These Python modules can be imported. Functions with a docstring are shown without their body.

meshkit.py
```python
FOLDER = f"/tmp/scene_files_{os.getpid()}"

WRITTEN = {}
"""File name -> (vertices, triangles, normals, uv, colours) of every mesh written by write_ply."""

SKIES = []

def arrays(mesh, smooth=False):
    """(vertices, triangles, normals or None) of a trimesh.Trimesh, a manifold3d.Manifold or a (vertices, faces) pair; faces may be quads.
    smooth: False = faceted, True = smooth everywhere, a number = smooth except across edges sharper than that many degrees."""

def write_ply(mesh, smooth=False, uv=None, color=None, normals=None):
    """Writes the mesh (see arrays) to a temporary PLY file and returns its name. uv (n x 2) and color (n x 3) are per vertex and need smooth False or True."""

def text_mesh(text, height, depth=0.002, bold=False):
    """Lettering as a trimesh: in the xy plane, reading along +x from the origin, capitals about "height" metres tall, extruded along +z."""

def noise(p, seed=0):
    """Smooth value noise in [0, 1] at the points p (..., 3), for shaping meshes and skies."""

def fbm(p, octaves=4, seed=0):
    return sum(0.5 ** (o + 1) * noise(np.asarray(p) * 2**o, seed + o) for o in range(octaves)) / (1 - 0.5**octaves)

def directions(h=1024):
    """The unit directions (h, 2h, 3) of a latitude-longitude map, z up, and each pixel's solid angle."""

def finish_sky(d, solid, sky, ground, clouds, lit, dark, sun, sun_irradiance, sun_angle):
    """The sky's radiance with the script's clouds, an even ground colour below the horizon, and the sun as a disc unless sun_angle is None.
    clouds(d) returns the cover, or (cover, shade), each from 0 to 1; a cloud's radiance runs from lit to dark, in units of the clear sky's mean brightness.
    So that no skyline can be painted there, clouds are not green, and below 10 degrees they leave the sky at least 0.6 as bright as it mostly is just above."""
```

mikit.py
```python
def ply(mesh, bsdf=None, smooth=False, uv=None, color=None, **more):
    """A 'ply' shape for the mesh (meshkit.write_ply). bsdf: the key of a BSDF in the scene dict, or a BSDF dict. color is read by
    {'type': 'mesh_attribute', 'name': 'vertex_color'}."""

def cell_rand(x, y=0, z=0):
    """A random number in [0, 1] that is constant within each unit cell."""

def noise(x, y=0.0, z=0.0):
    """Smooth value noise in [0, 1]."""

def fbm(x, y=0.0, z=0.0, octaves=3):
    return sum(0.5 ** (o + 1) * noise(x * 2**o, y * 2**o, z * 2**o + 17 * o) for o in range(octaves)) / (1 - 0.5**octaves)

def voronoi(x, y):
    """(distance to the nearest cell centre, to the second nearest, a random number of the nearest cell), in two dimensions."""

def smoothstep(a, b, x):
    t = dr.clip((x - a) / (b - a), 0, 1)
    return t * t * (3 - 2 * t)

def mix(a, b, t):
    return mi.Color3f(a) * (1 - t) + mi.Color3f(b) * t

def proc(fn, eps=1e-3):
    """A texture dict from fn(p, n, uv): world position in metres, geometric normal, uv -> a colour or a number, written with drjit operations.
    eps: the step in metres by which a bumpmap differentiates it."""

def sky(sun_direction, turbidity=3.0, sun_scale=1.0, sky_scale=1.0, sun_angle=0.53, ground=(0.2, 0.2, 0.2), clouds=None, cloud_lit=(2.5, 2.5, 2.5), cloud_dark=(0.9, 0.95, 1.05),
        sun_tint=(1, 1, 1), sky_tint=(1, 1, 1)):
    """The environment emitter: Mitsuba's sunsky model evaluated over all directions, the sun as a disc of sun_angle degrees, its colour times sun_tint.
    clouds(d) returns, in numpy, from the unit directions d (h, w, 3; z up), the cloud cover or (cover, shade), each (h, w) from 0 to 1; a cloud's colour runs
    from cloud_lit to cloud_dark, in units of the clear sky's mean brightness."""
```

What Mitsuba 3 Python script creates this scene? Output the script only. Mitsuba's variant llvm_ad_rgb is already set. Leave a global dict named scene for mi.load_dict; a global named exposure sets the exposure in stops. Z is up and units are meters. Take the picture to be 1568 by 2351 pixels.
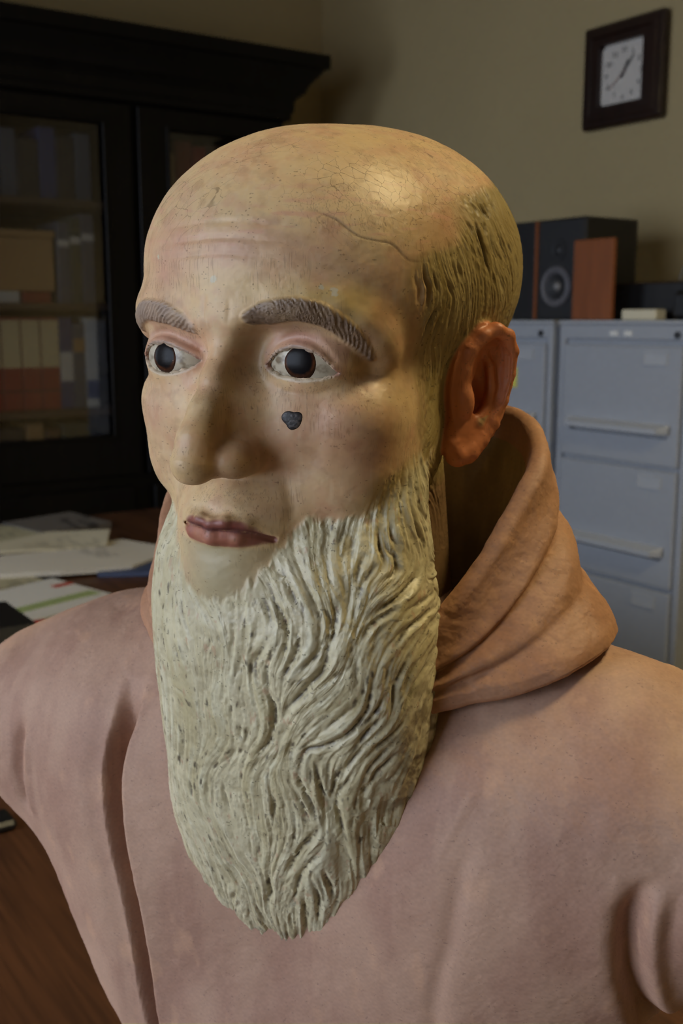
import math
import numpy as np
import drjit as dr
import mitsuba as mi
import trimesh
from scipy.interpolate import PchipInterpolator
from scipy.ndimage import gaussian_filter, map_coordinates
from scipy.spatial import cKDTree
import meshkit as mk
import mikit
from mikit import proc, noise, fbm, voronoi, smoothstep, mix

T = mi.ScalarTransform4f
scene, labels = {}, {}

# ---------------------------------------------------------------- camera, light, exposure
EYE_AT = np.array([0, 0, 1.33])
VIEW = np.array([0.55444, 0.81282, -0.17851])
scene["camera"] = {"type": "thinlens", "to_world": T().look_at(origin=EYE_AT.tolist(), target=(EYE_AT + VIEW).tolist(), up=[0, 0, 1]), "fov": 35.793, "fov_axis": "x",
                   "aperture_radius": 0.0012, "focus_distance": 0.445, "near_clip": 0.05, "far_clip": 50.0}
exposure = 0.0
WINDOW_LIGHT = [4.3, 4.95, 6.1]        # overcast daylight
LAMP_LIGHT = [84.0, 69.5, 39.0]        # warm ceiling lamp
ROOM = dict(x0=-1.15, x1=2.55, y0=-1.7, y1=3.88, h=2.9)
WINDOWS = ((-0.15, 1.30, 0.85, 2.30), (2.25, 3.15, 0.85, 2.30))  # y from, y to, z from, z to in the left wall; the second added to brighten the cabinets
LAMP_AT = (1.08, 0.0)
# the bust: the head's own frame (x to its left, y forward, z up) and the upright frame of its body
HEAD_M = np.array([[0.4649, -0.8848, -0.0318], [-0.8833, -0.4610, -0.0858], [-0.0612, -0.0680, 0.9958]])
BODY_M = np.array([[0.4620, -0.8869, 0.0], [-0.8869, -0.4620, 0.0], [0.0, 0.0, 1.0]])
BUST_AT = np.array([0.2968, 0.4498, 1.3209])

# ---------------------------------------------------------------- materials and entries
def lin(c):
    c = np.asarray(c, float)
    return np.where(c < 0.04045, c / 12.92, ((c + 0.055) / 1.055) ** 2.4)

def rgb(r, g, b): return lin(np.array([r, g, b]) / 255.0).tolist()

def paint(name, color, rough=0.5, spec=0.5, metallic=0.0, bump=None, two=True, **more):
    """A principled material as an entry of the scene; color: three numbers or a texture dict."""
    col = color if isinstance(color, dict) else {"type": "rgb", "value": list(map(float, color))}
    m = {"type": "principled", "base_color": col, "roughness": rough, "specular": spec, "metallic": metallic, **more}
    if bump: m = {"type": "bumpmap", "arbitrary": bump[0], "scale": bump[1], "bsdf": m}
    scene[name] = {"type": "twosided", "bsdf": m} if two else m
    return name

def put(key, mesh, bsdf, label=None, category=None, group=None, kind=None, smooth=30, **more):
    base, k = key, 0
    while key in scene:
        k += 1; key = f"{base}_{k:03d}"
    scene[key] = mikit.ply(mesh, bsdf, smooth=smooth, **more)
    tag(key, label, category, group, kind)
    return key

def tag(key, label=None, category=None, group=None, kind=None):
    d = {k: v for k, v in dict(label=label, category=category, group=group, kind=kind).items() if v}
    if d: labels[key] = {**labels.get(key, {}), **d}

def thing(name, label, category, group=None):
    key, k = name, 0
    while key in labels:
        k += 1; key = f"{name}_{k:03d}"
    tag(key, label, category, group)
    return key

def box(x0, x1, y0, y1, z0, z1, r=0.0):
    """A box between the given planes, its edges bevelled by r."""
    if r <= 0: return trimesh.creation.box(bounds=[[x0, y0, z0], [x1, y1, z1]])
    p = []
    for a in range(3):
        lo, hi = np.array([x0, y0, z0]) + r, np.array([x1, y1, z1]) - r
        lo[a] -= r; hi[a] += r
        p += [[(lo, hi)[i][0], (lo, hi)[j][1], (lo, hi)[k][2]] for i in (0, 1) for j in (0, 1) for k in (0, 1)]
    return trimesh.convex.convex_hull(np.array(p))

def join(*m): return trimesh.util.concatenate(list(m))

def turned(profile, at, axis="z", n=48):
    """A lathe of (radius, height) rows about an axis through the point."""
    m = trimesh.creation.revolve(np.array(profile, float), sections=n)
    if axis == "-x": m.apply_transform(trimesh.transformations.rotation_matrix(-math.pi / 2, [0, 1, 0]))
    m.apply_translation(at)
    return m

def tube(points, r, n=10):
    p = np.asarray(points, float)
    t = np.gradient(p, axis=0); t /= np.linalg.norm(t, axis=1, keepdims=True)
    a = np.cross(t, [0.3, 0.2, 0.93]); a /= np.linalg.norm(a, axis=1, keepdims=True)
    b, g = np.cross(t, a), np.arange(n) * 2 * np.pi / n
    v = (p[:, None] + r * (np.cos(g)[None, :, None] * a[:, None] + np.sin(g)[None, :, None] * b[:, None])).reshape(-1, 3)
    i, j = np.meshgrid(np.arange(len(p) - 1), np.arange(n), indexing="ij")
    q = np.stack([i * n + j, i * n + (j + 1) % n, (i + 1) * n + (j + 1) % n, (i + 1) * n + j], -1).reshape(-1, 4)
    return trimesh.Trimesh(v, np.vstack([q[:, [0, 1, 2]], q[:, [0, 2, 3]]]), process=False)
# ---------------------------------------------------------------- surfaces
def plaster(c, grain=0.06):
    c = mi.Color3f(*lin(np.array(c) / 255.0).tolist())
    def f(p, n, uv):
        return c * (1.0 - grain + 2 * grain * fbm(p.x * 2.3 + 5, p.y * 2.3, p.z * 2.3, 4) + 0.05 * (noise(p.x * 90, p.y * 90, p.z * 90) - 0.5))
    return proc(f)

def wood(dark, light, along, scale=1.0):
    a, b = lin(np.array(dark) / 255.0).tolist(), lin(np.array(light) / 255.0).tolist()
    def f(p, n, uv):
        q = [p.x, p.y, p.z]
        l = q.pop(along) * 0.045
        s = 210.0 * scale
        g = fbm(q[0] * s + 3, q[1] * s, l * s, 3)
        w = fbm(q[0] * 26 * scale, q[1] * 26 * scale + 7, l * 24 * scale, 3)
        return mix(a, b, dr.clip(1.7 * (0.55 * g + 0.6 * w) - 0.52, 0, 1))
    return proc(f)

paint("wall_paint", plaster((176, 157, 116)), 0.85, 0.2)
paint("ceiling_paint", plaster((150, 142, 124)), 0.9, 0.2)
paint("floor_tile", plaster((172, 166, 158), 0.10), 0.5)
paint("window_white", rgb(214, 212, 206), 0.45)
paint("desk_wood", wood((46, 28, 18), (92, 58, 36), 1), 0.42, 0.4)
paint("case_wood", wood((9, 8, 7), (19, 15, 12), 2, 0.6), 0.42, 0.22)
paint("shelf_wood", wood((36, 25, 16), (52, 36, 23), 0, 0.6), 0.5)
paint("cabinet_enamel", plaster((154, 157, 163), 0.02), 0.42, 0.45)
paint("cabinet_light", rgb(166, 168, 172), 0.4)
paint("cabinet_gap", rgb(80, 84, 90), 0.7)
paint("black_plastic", rgb(18, 18, 19), 0.42)
paint("black_cone", rgb(26, 26, 28), 0.55)
paint("grey_rubber", rgb(96, 94, 98), 0.5)
paint("silver_cap", rgb(120, 118, 118), 0.4, metallic=0.3)
paint("orange_wood", wood((116, 62, 26), (146, 80, 36), 2, 0.8), 0.4)
paint("frame_wood", wood((26, 13, 9), (44, 22, 14), 2), 0.35)
paint("clock_white", rgb(206, 198, 188), 0.5)
paint("ink_black", rgb(22, 22, 24), 0.6)
paint("hand_red", rgb(120, 52, 36), 0.5)
paint("cream_card", rgb(206, 196, 168), 0.6)
paint("dark_brown", rgb(40, 22, 15), 0.4)
paint("wire_grey", rgb(96, 90, 78), 0.5)
paint("note_yellow", rgb(206, 200, 92), 0.7)
scene["pane_glass"] = {"type": "thindielectric", "int_ior": 1.5}

# ---------------------------------------------------------------- the room
R = ROOM
def slab(key, *b): put(key, box(*b), {"floor": "floor_tile", "ceiling": "ceiling_paint"}.get(key, "wall_paint"), kind="structure", smooth=False)
slab("floor", R["x0"] - .5, R["x1"] + .2, R["y0"] - .2, R["y1"] + .2, -.2, 0)
slab("ceiling", R["x0"] - .5, R["x1"] + .2, R["y0"] - .2, R["y1"] + .2, R["h"], R["h"] + .2)
slab("wall_back", R["x0"] - .2, R["x1"] + .2, R["y1"], R["y1"] + .2, 0, R["h"])
slab("wall_right", R["x1"], R["x1"] + .2, R["y0"], R["y1"], 0, R["h"])
slab("wall_front", R["x0"] - .2, R["x1"] + .2, R["y0"] - .2, R["y0"], 0, R["h"])
x = R["x0"]
TH = .50                                                            # reveals made deep to keep window light off the bookcase
wl = trimesh.boolean.difference([box(x - TH, x, R["y0"], R["y1"], 0, R["h"])] + [box(x - TH - .1, x + .1, *w) for w in WINDOWS], engine="manifold")
put("wall_left", wl, "wall_paint", kind="structure", smooth=False)
for i, (a, b, c, d) in enumerate(WINDOWS):
    w = f"window_{i + 1}"
    bars = [box(x - TH + .04, x - TH + .14, a, a + .05, c, d), box(x - TH + .04, x - TH + .14, b - .05, b, c, d), box(x - TH + .04, x - TH + .14, a, b, c, c + .05), box(x - TH + .04, x - TH + .14, a, b, d - .05, d), box(x - TH + .05, x - TH + .13, (a + b) / 2 - .025, (a + b) / 2 + .025, c, d)]
    put(w, join(*bars, box(x - TH + .14, x + .06, a - .05, b + .05, c - .04, c)), "window_white", kind="structure", smooth=False)
    for p, q in ((a + .05, (a + b) / 2 - .025), ((a + b) / 2 + .025, b - .05)):          # frosted panes, lit by the day outside
        v = np.array([[x - TH + .09, p, c + .05], [x - TH + .09, q, c + .05], [x - TH + .09, q, d - .05], [x - TH + .09, p, d - .05]])
        put(w + "__pane", (v, np.array([[0, 1, 2], [0, 2, 3]])), "window_white", smooth=False, emitter={"type": "area", "radiance": {"type": "rgb", "value": WINDOW_LIGHT}})

# the pendant lamp over the desk: a deep metal shade, added so that its light hardly reaches the bookcase
lx, ly = LAMP_AT
lamp = thing("pendant_lamp", "pendant lamp with deep metal shade added to keep light off the bookcase", "lamp")
put(lamp + "__shade", turned([(.03, 2.82), (.07, 2.79), (.19, 2.66), (.19, 2.53), (.185, 2.53), (.185, 2.655), (.07, 2.78), (.03, 2.81)], (lx, ly, 0)), "window_white")
put(lamp + "__cord", turned([(0, 2.81), (.004, 2.81), (.004, 2.9), (0, 2.9)], (lx, ly, 0), n=10), "black_plastic")
q = np.arange(40) * 2 * np.pi / 40
v = np.vstack([[[lx, ly, 2.63]], np.stack([lx + .17 * np.cos(q), ly + .17 * np.sin(q), 0 * q + 2.63], 1)])
put(lamp + "__diffuser", (v, np.array([[0, 1 + (i + 1) % 40, 1 + i] for i in range(40)])), "window_white", smooth=False, emitter={"type": "area", "radiance": {"type": "rgb", "value": LAMP_LIGHT}})

# ---------------------------------------------------------------- the desk
DX0, DX1, DY0, DY1, DZ = -0.75, 1.30, 0.08, 2.87, 0.78
desk = thing("desk", "large brown wood-grain desk under the bust and the papers", "desk")
put(desk + "__top", box(DX0, DX1, DY0, DY1, DZ - .035, DZ, .003), "desk_wood")
put(desk + "__panel", box(DX0 + .06, DX0 + .09, DY0 + .06, DY1 - .06, 0, DZ - .035), "desk_wood")
put(desk + "__panel", box(DX1 - .09, DX1 - .06, DY0 + .06, DY1 - .06, 0, DZ - .035), "desk_wood")

def sheet(outline, z, h, seed, bend=0.004):
    """A stack of paper with the outline, h thick, a little wavy."""
    from shapely.geometry import Polygon, Point
    P = Polygon(outline)
    m = trimesh.creation.extrude_polygon(P, h, engine="earcut")
    m = m.subdivide_to_size(0.05)
    v = m.vertices.copy()
    v[:, 2] += z + bend * mk.noise(np.c_[v[:, :2] * 7, v[:, 0] * 0], seed)
    return trimesh.Trimesh(v, m.faces, process=False)

def quad(p, along, l, across):
    """A rectangle from a corner, its direction in degrees, length and width."""
    u = np.array([math.cos(math.radians(along)), math.sin(math.radians(along))])
    w = np.array([-u[1], u[0]])
    p = np.array(p)
    return [p, p + u * l, p + u * l + w * across, p + w * across]

def printed(base, ink, size=90.0, amount=0.35):
    b0, b1 = lin(np.array(base) / 255.0).tolist(), lin(np.array(ink) / 255.0).tolist()
    def f(p, n, uv):
        line = smoothstep(0.45, 0.6, noise(p.x * size, p.y * size * 0.35, 0)) * smoothstep(0.5, 0.62, noise(p.x * 9, p.y * 7, 3))
        return mix(b0, b1, amount * line)
    return proc(f)
paint("paper_olive", printed((168, 160, 130), (80, 80, 70)), 0.7)
paint("paper_grey", printed((104, 98, 92), (30, 30, 34), 60, 0.7), 0.55)
paint("paper_cream", printed((196, 186, 160), (110, 104, 92)), 0.7)
paint("paper_white", printed((206, 198, 184), (120, 116, 110)), 0.65)
paint("cover_blue", printed((66, 76, 104), (120, 120, 120), 30, 0.6), 0.45)
paint("cover_white", rgb(212, 208, 200), 0.45)
paint("print_green", rgb(150, 164, 108), 0.5)
paint("print_red", rgb(176, 64, 48), 0.5)
paint("glossy_red", rgb(190, 40, 26), 0.35)

Z = DZ
put("paper_stack", sheet(quad((0.66, 2.52), 28, .26, .36), Z, .012, 1), "paper_olive", "olive grey stack of papers farthest left on the desk", "papers")
put("magazine", sheet(quad((0.86, 2.62), 12, .21, .20), Z, .014, 2), "paper_grey", "dark grey magazine by the desk's far edge", "magazine")
put("document", sheet([(0.66, 2.42), (0.93, 2.36), (1.0, 2.51), (0.87, 2.60), (0.70, 2.53)], Z + .013, .006, 3, .012), "paper_cream", "cream document pages lying behind the wide white sheets", "papers")
put("sheet_pile", sheet([(0.56, 2.24), (0.75, 2.17), (0.90, 2.14), (1.06, 2.24), (1.0, 2.43), (0.72, 2.44)], Z + .004, .010, 4, .012), "paper_white", "wide pile of white sheets in the middle of the papers", "papers")
put("magazine", sheet(quad((0.82, 2.14), -28, .30, .23), Z, .009, 5), "cover_blue", "magazine with blue edge half under the white sheets by the bust", "magazine")
put("notepad", sheet(quad((0.46, 2.08), 18, .26, .12), Z, .008, 6), "paper_olive", "olive notepad between the white sheets and the glossy brochure", "notepad")
br = put("brochure", sheet(quad((0.50, 1.83), 16, .30, .24), Z, .010, 7, .003), "cover_white", "white brochure with green band and red mark beside the shoulder", "brochure")
put(br + "__band", sheet(quad((0.52, 1.90), 16, .25, .035), Z + .0102, .0006, 7, .003), "print_green", "green printed band")
put(br + "__mark", sheet(quad((0.70, 2.06), 16, .045, .02), Z + .0102, .0006, 7, .003), "print_red", "red printed mark")
put("small_case", join(box(.545, .60, 1.765, 1.83, Z, Z + .02, .006)), "glossy_red", "small red case on the desk behind the bust's shoulder", "case")  # unidentified small red item, built as a plain bevelled box
put("black_case", box(.40, .535, 1.60, 1.80, Z, Z + .075, .02), "black_plastic", "black rounded object at the photo's left edge behind the shoulder", "bag")  # unidentified black object, only its rounded outline is built
put("ruler", box(.18, .315, 1.09, 1.13, Z, Z + .012, .004), "black_plastic", "short black ruler below the shoulder at the left edge", "ruler")
# ---------------------------------------------------------------- the bookcase on the back wall
CY, CX0, CX1 = 3.43, -0.45, 2.10
case = thing("bookcase", "tall black wooden bookcase with cornice and glazed doors", "bookcase")
B = R["y1"] - .02
for n, q in (("back_panel", (CX0, CX1, B - .02, B, 0, 2.2)), ("side_panel", (CX0, CX0 + .03, CY + .03, B - .02, 0, 2.2)), ("side_panel", (CX1 - .03, CX1, CY + .03, B - .02, 0, 2.2)), ("top_panel", (CX0 + .03, CX1 - .03, CY + .03, B - .02, 2.0, 2.2)),
             ("base", (CX0 + .03, CX1 - .03, CY + .03, B - .02, 0, .80)), ("divider", (1.49, 1.52, CY + .03, B - .02, .8, 2.0)), ("divider", (0.49, 0.52, CY + .03, B - .02, .8, 2.0))):
    put(case + "__" + n, box(*q), "case_wood", smooth=False)
prof = [(0, 2.04), (-.012, 2.04), (-.012, 2.06), (-.02, 2.07), (-.02, 2.10), (-.03, 2.115), (-.05, 2.13), (-.06, 2.155), (-.085, 2.185), (-.10, 2.205), (-.115, 2.21), (-.115, 2.255), (0, 2.255)]
from shapely.geometry import Polygon
def moulding(x0, x1, y, ys, prof):
    """A moulding along x with mitred returns to the wall: rows of (reach, height)."""
    v, f = [], []
    for o, z in prof: v += [(x0 + o, ys, z), (x0 + o, y + o, z), (x1 - o, y + o, z), (x1 - o, ys, z)]
    for i in range(len(prof)):
        j = (i + 1) % len(prof)
        for k in range(3): f.append((4 * i + k, 4 * i + k + 1, 4 * j + k + 1, 4 * j + k))
    m = trimesh.Trimesh(*[np.array(v), np.vstack([np.array(f)[:, [0, 1, 2]], np.array(f)[:, [0, 2, 3]]])], process=False)
    return m
put(case + "__cornice", join(moulding(CX0, CX1, CY, B, prof), box(CX0 - .11, CX1 + .11, CY - .11, B, 2.245, 2.255)), "case_wood")
put(case + "__plinth", box(CX0 - .02, CX1 + .02, CY - .02, CY + .03, 0, .12, .004), "case_wood")
for x0, x1 in ((-0.42, 0.50), (0.51, 1.50), (1.51, 2.09)):
    st = .135 if x0 > 0 else .1
    l, r = (x0 + .01, x1 - .005)
    gl, gr = (l + .10, r - .09)
    fr = trimesh.boolean.difference([box(l, r, CY, CY + .03, .80, 2.03, .003), box(gl, gr, CY - .1, CY + .1, .93, 1.975)], engine="manifold")
    dk = put(case + "__door", fr, "case_wood")
    v = np.array([[gl, CY + .015, .93], [gr, CY + .015, .93], [gr, CY + .015, 1.975], [gl, CY + .015, 1.975]])
    put(dk + "__pane", (v, np.array([[0, 1, 2], [0, 2, 3]])), "pane_glass", smooth=False)
    put(dk + "__bead", join(*[box(*q, .002) for q in ((gl, gl + .012, CY - .008, CY + .002, .93, 1.975), (gr - .012, gr, CY - .008, CY + .002, .93, 1.975), (gl, gr, CY - .008, CY + .002, .93, .942), (gl, gr, CY - .008, CY + .002, 1.963, 1.975))]), "case_wood")
for x0, x1 in ((-0.42, 0.49), (0.52, 1.49), (1.52, 2.07)):
    dr_ = put(case + "__drawer", box(x0 + .02, x1 - .02, CY, CY + .03, .16, .76, .006), "case_wood")
for z in (1.03, 1.385, 1.72):
    for x0, x1 in ((-0.42, 0.49), (0.52, 1.49), (1.52, 2.07)):
        put(case + "__shelf", box(x0, x1, CY + .05, B - .02, z - .022, z), "shelf_wood")

def book(name, x, z, w, h, depth, body, label, cat, group=None, spine=None, lean=0.0):
    """A bound book standing on a shelf: hard cover round a block of pages, with bands on the spine."""
    y = CY + .13
    key = thing(name, label, cat, group)
    t = .003
    cover = join(box(x, x + t, y, y + depth, z, z + h), box(x + w - t, x + w, y, y + depth, z, z + h), box(x, x + w, y - .003, y + t, z, z + h, .0015))
    put(key + "__cover", cover, body, smooth=False)
    put(key + "__pages", box(x + t, x + w - t, y + t, y + depth - .006, z + .004, z + h - .004), "paper_cream", smooth=False)
    for lo, hi, m in spine or ():
        put(key + "__band", box(x + .001, x + w - .001, y - .0042, y - .0028, z + lo * h, z + hi * h), m, smooth=False)
    return key
for n, c in dict(book_black=(22, 22, 26), book_blue=(30, 40, 76), book_slate=(50, 57, 68), book_red=(100, 20, 17), book_cream=(152, 140, 106), book_white=(146, 144, 136), book_green=(44, 52, 40), book_tan=(122, 96, 60), book_brown=(62, 40, 26)).items():
    paint(n, rgb(*c), 0.55)
rng = np.random.default_rng(4)
x = 1.0
for i in range(4):                                                  # the cream and red volumes of the middle shelf, left door
    book("volume", x, 1.03, .062, .31, .22, "book_red", f"red volume with cream upper spine, {['fourth', 'third', 'second', 'first'][i]} to the left of the blue binder", "book", "red and cream volumes on the middle shelf", [(.46, .97, "book_cream"), (.2, .215, "book_black")])
    x += .066
book("binder", 1.262, 1.03, .046, .31, .24, "book_blue", "blue binder beside the red and cream volumes", "binder", None, [(.30, .62, "book_white")])
book("binder", 1.311, 1.03, .040, .29, .24, "book_slate", "slate grey binder between the blue and the white binder", "binder", None, [(.66, .82, "book_tan")])
book("binder", 1.354, 1.03, .044, .31, .24, "book_white", "white binder at the end of the middle shelf", "binder", None, [(.1, .3, "book_blue")])
bx = thing("storage_box", "beige cardboard box behind the glass on the second shelf", "box")
put(bx + "__body", box(1.02, 1.262, CY + .14, CY + .35, 1.425, 1.60, .004), "book_tan")
put(bx + "__lid", box(1.015, 1.267, CY + .135, CY + .355, 1.60, 1.625, .004), "book_tan")
put("paper_pack", box(1.01, 1.14, CY + .14, CY + .33, 1.385, 1.425, .003), "book_white", "white pack of paper under the beige box", "papers")
put("red_case", box(1.15, 1.25, CY + .145, CY + .33, 1.385, 1.424, .004), "book_red", "small red case under the beige box", "box")
x = 1.272
for i, (w, h, m) in enumerate(((.040, .27, "book_slate"), (.036, .285, "book_green"), (.044, .30, "book_slate"))):
    book("tall_book", x, 1.385, w, h, .2, m, ["slate tall book touching the beige box", "dark green tall book next to the slate one", "grey tall book at the end of the second shelf"][i], "book", None, [(.7, .78, "book_white")])
    x += w + .004
x = 1.03
for i in range(6):                                                  # top shelf, hardly lit
    w = (.062, .05, .07, .055, .06, .052)[i]
    book("dark_book", x, 1.72, w, (.20, .22, .19, .235, .21, .225)[i], .2, ["book_black", "book_slate", "book_black", "book_blue", "book_black", "book_slate"][i], f"{['black', 'slate', 'black', 'dark blue', 'black', 'slate'][i]} book on the top shelf, {['sixth', 'fifth', 'fourth', 'third', 'second', 'first'][i]} from the door post", "book", "dark books on the top shelf")
    x += w + .004
for i, (x0, w, h, m, l) in enumerate(((1.66, .05, .19, "book_tan", "tan book at the top left of the right door"), (1.715, .06, .235, "book_red", "dark red book beside the tan one, right door"), (1.78, .055, .22, "book_red", "second dark red book from the tan one, right door"), (1.84, .06, .23, "book_brown", "brown book after the dark red pair, right door"))):
    book("spare_book", x0, 1.72, w, h, .2, m, l, "book")
x = 1.02
for i, (w, h, m, l) in enumerate(((.11, .17, "book_black", "black box at the left of the lowest shelf"), (.06, .185, "book_tan", "tan box between two dark ones on the lowest shelf"), (.05, .16, "book_brown", "brown box beside the tan one on the lowest shelf"), (.10, .18, "book_green", "dark green box at the end of the lowest shelf"))):
    put("low_box", box(x, x + w, CY + .14, CY + .33, .80, .80 + h, .003), m, l, "box")
    x += w + .008

# ---------------------------------------------------------------- steel filing cabinets on the right wall
FX = 2.03
def cabinet(y0, y1, label, sticker=False):
    key = thing("filing_cabinet", label, "filing cabinet", None)
    put(key + "__body", join(box(FX + .012, FX + .50, y0 + .002, y1 - .002, .0, 1.325, .004), box(FX, FX + .02, y0 + .003, y0 + .022, .05, 1.32, .003), box(FX, FX + .02, y1 - .022, y1 - .003, .05, 1.32, .003), box(FX, FX + .02, y0 + .003, y1 - .003, 1.283, 1.32, .003)), "cabinet_enamel")
    put(key + "__top", box(FX - .004, FX + .505, y0, y1, 1.32, 1.33, .003), "cabinet_light")
    m = (y0 + y1) / 2
    for k in range(4):
        zt = 1.270 - k * .293
        dk = put(key + "__drawer", trimesh.boolean.difference([box(FX - .006, FX + .02, y0 + .025, y1 - .025, zt - .283, zt, .004), box(FX - .02, FX + .012, m - .155, m + .155, zt - .216, zt - .186)], engine="manifold"), "cabinet_enamel", smooth=False)
        hz = zt - .186
        s = [(FX - .006, hz + .004), (FX - .038, hz - .006), (FX - .038, hz - .017), (FX - .033, hz - .019), (FX - .028, hz - .010), (FX + .002, hz - .002)]
        v = []
        for j, yy in enumerate((m - .162, m - .145, m + .145, m + .162)):
            kx = 0.25 if j in (0, 3) else 1.0
            v += [(FX - .006 + (a + .006 - FX) * kx if True else a, yy, b) for a, b in s]
        v = np.array(v); n = len(s); f = []
        for j in range(3):
            for i in range(n):
                f.append((j * n + i, j * n + (i + 1) % n, (j + 1) * n + (i + 1) % n, (j + 1) * n + i))
        f = np.array(f)
        put(dk + "__handle", trimesh.Trimesh(v, np.vstack([f[:, [0, 1, 2]], f[:, [0, 2, 3]]]), process=True), "cabinet_light", smooth=False)
        put(dk + "__label_holder", join(*[box(FX - .010, FX - .005, *q, .0008) for q in ((m - .145, m - .075, zt - .045, zt - .04), (m - .145, m - .075, zt - .018, zt - .013), (m - .145, m - .141, zt - .045, zt - .013), (m - .079, m - .075, zt - .045, zt - .013))], box(FX - .008, FX - .005, m - .143, m - .077, zt - .043, zt - .015)), "cabinet_light", smooth=False)
    put(key + "__lock", turned([(0, 0), (.008, 0), (.008, .005), (.006, .006), (0, .006)], (FX, y0 + .045, 1.296), "-x", 20), "black_plastic")
    return key
c1 = cabinet(1.556, 1.977, "grey steel filing cabinet with recessed handles under the orange wooden board")
c2 = cabinet(1.995, 2.416, "grey steel filing cabinet farther back beside the ear, keyhole at its top right")
put("sticky_note", box(FX - .0085, FX - .0062, 2.12, 2.165, 1.150, 1.205), "note_yellow", "yellow sticky note on the far cabinet's top drawer behind the ear", "note", smooth=False)
for yy in (1.792, 1.748):
    put(c1 + "__plate", box(FX - .003, FX + .001, yy - .012, yy + .012, 1.292, 1.304, .001), "window_white")

def speaker(key, x0, x1, y0, y1, z0, z1, body, wy, wz, wr, tz, tr):
    put(key + "__case", box(x0, x1, y0, y1, z0, z1, .004), body)
    put(key + "__baffle", box(x0 - .004, x0, y0 + .004, wy + .074, z0 + .004, z1 - .004, .002), "black_cone")
    wk = put(key + "__woofer", turned([(wr, 0), (wr, .006), (wr * .93, .010), (wr * .80, .008), (wr * .78, .002), (wr * .70, -.004 + .008), (wr * .66, .0055)], (x0 - .004, wy, wz), "-x"), "grey_rubber")
    put(wk + "__cone", turned([(wr * .68, .005), (wr * .3, .001), (wr * .26, .0005)], (x0 - .004, wy, wz), "-x"), "black_cone")
    put(wk + "__dust_cap", turned([(0, .010), (wr * .12, .009), (wr * .22, .005), (wr * .27, .0005)], (x0 - .004, wy, wz), "-x"), "silver_cap")
    put(key + "__tweeter", turned([(tr, 0), (tr, .004), (tr * .8, .005), (tr * .5, .003), (tr * .35, .006), (0, .009)], (x0 - .004, wy, tz), "-x"), "black_cone")
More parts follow.
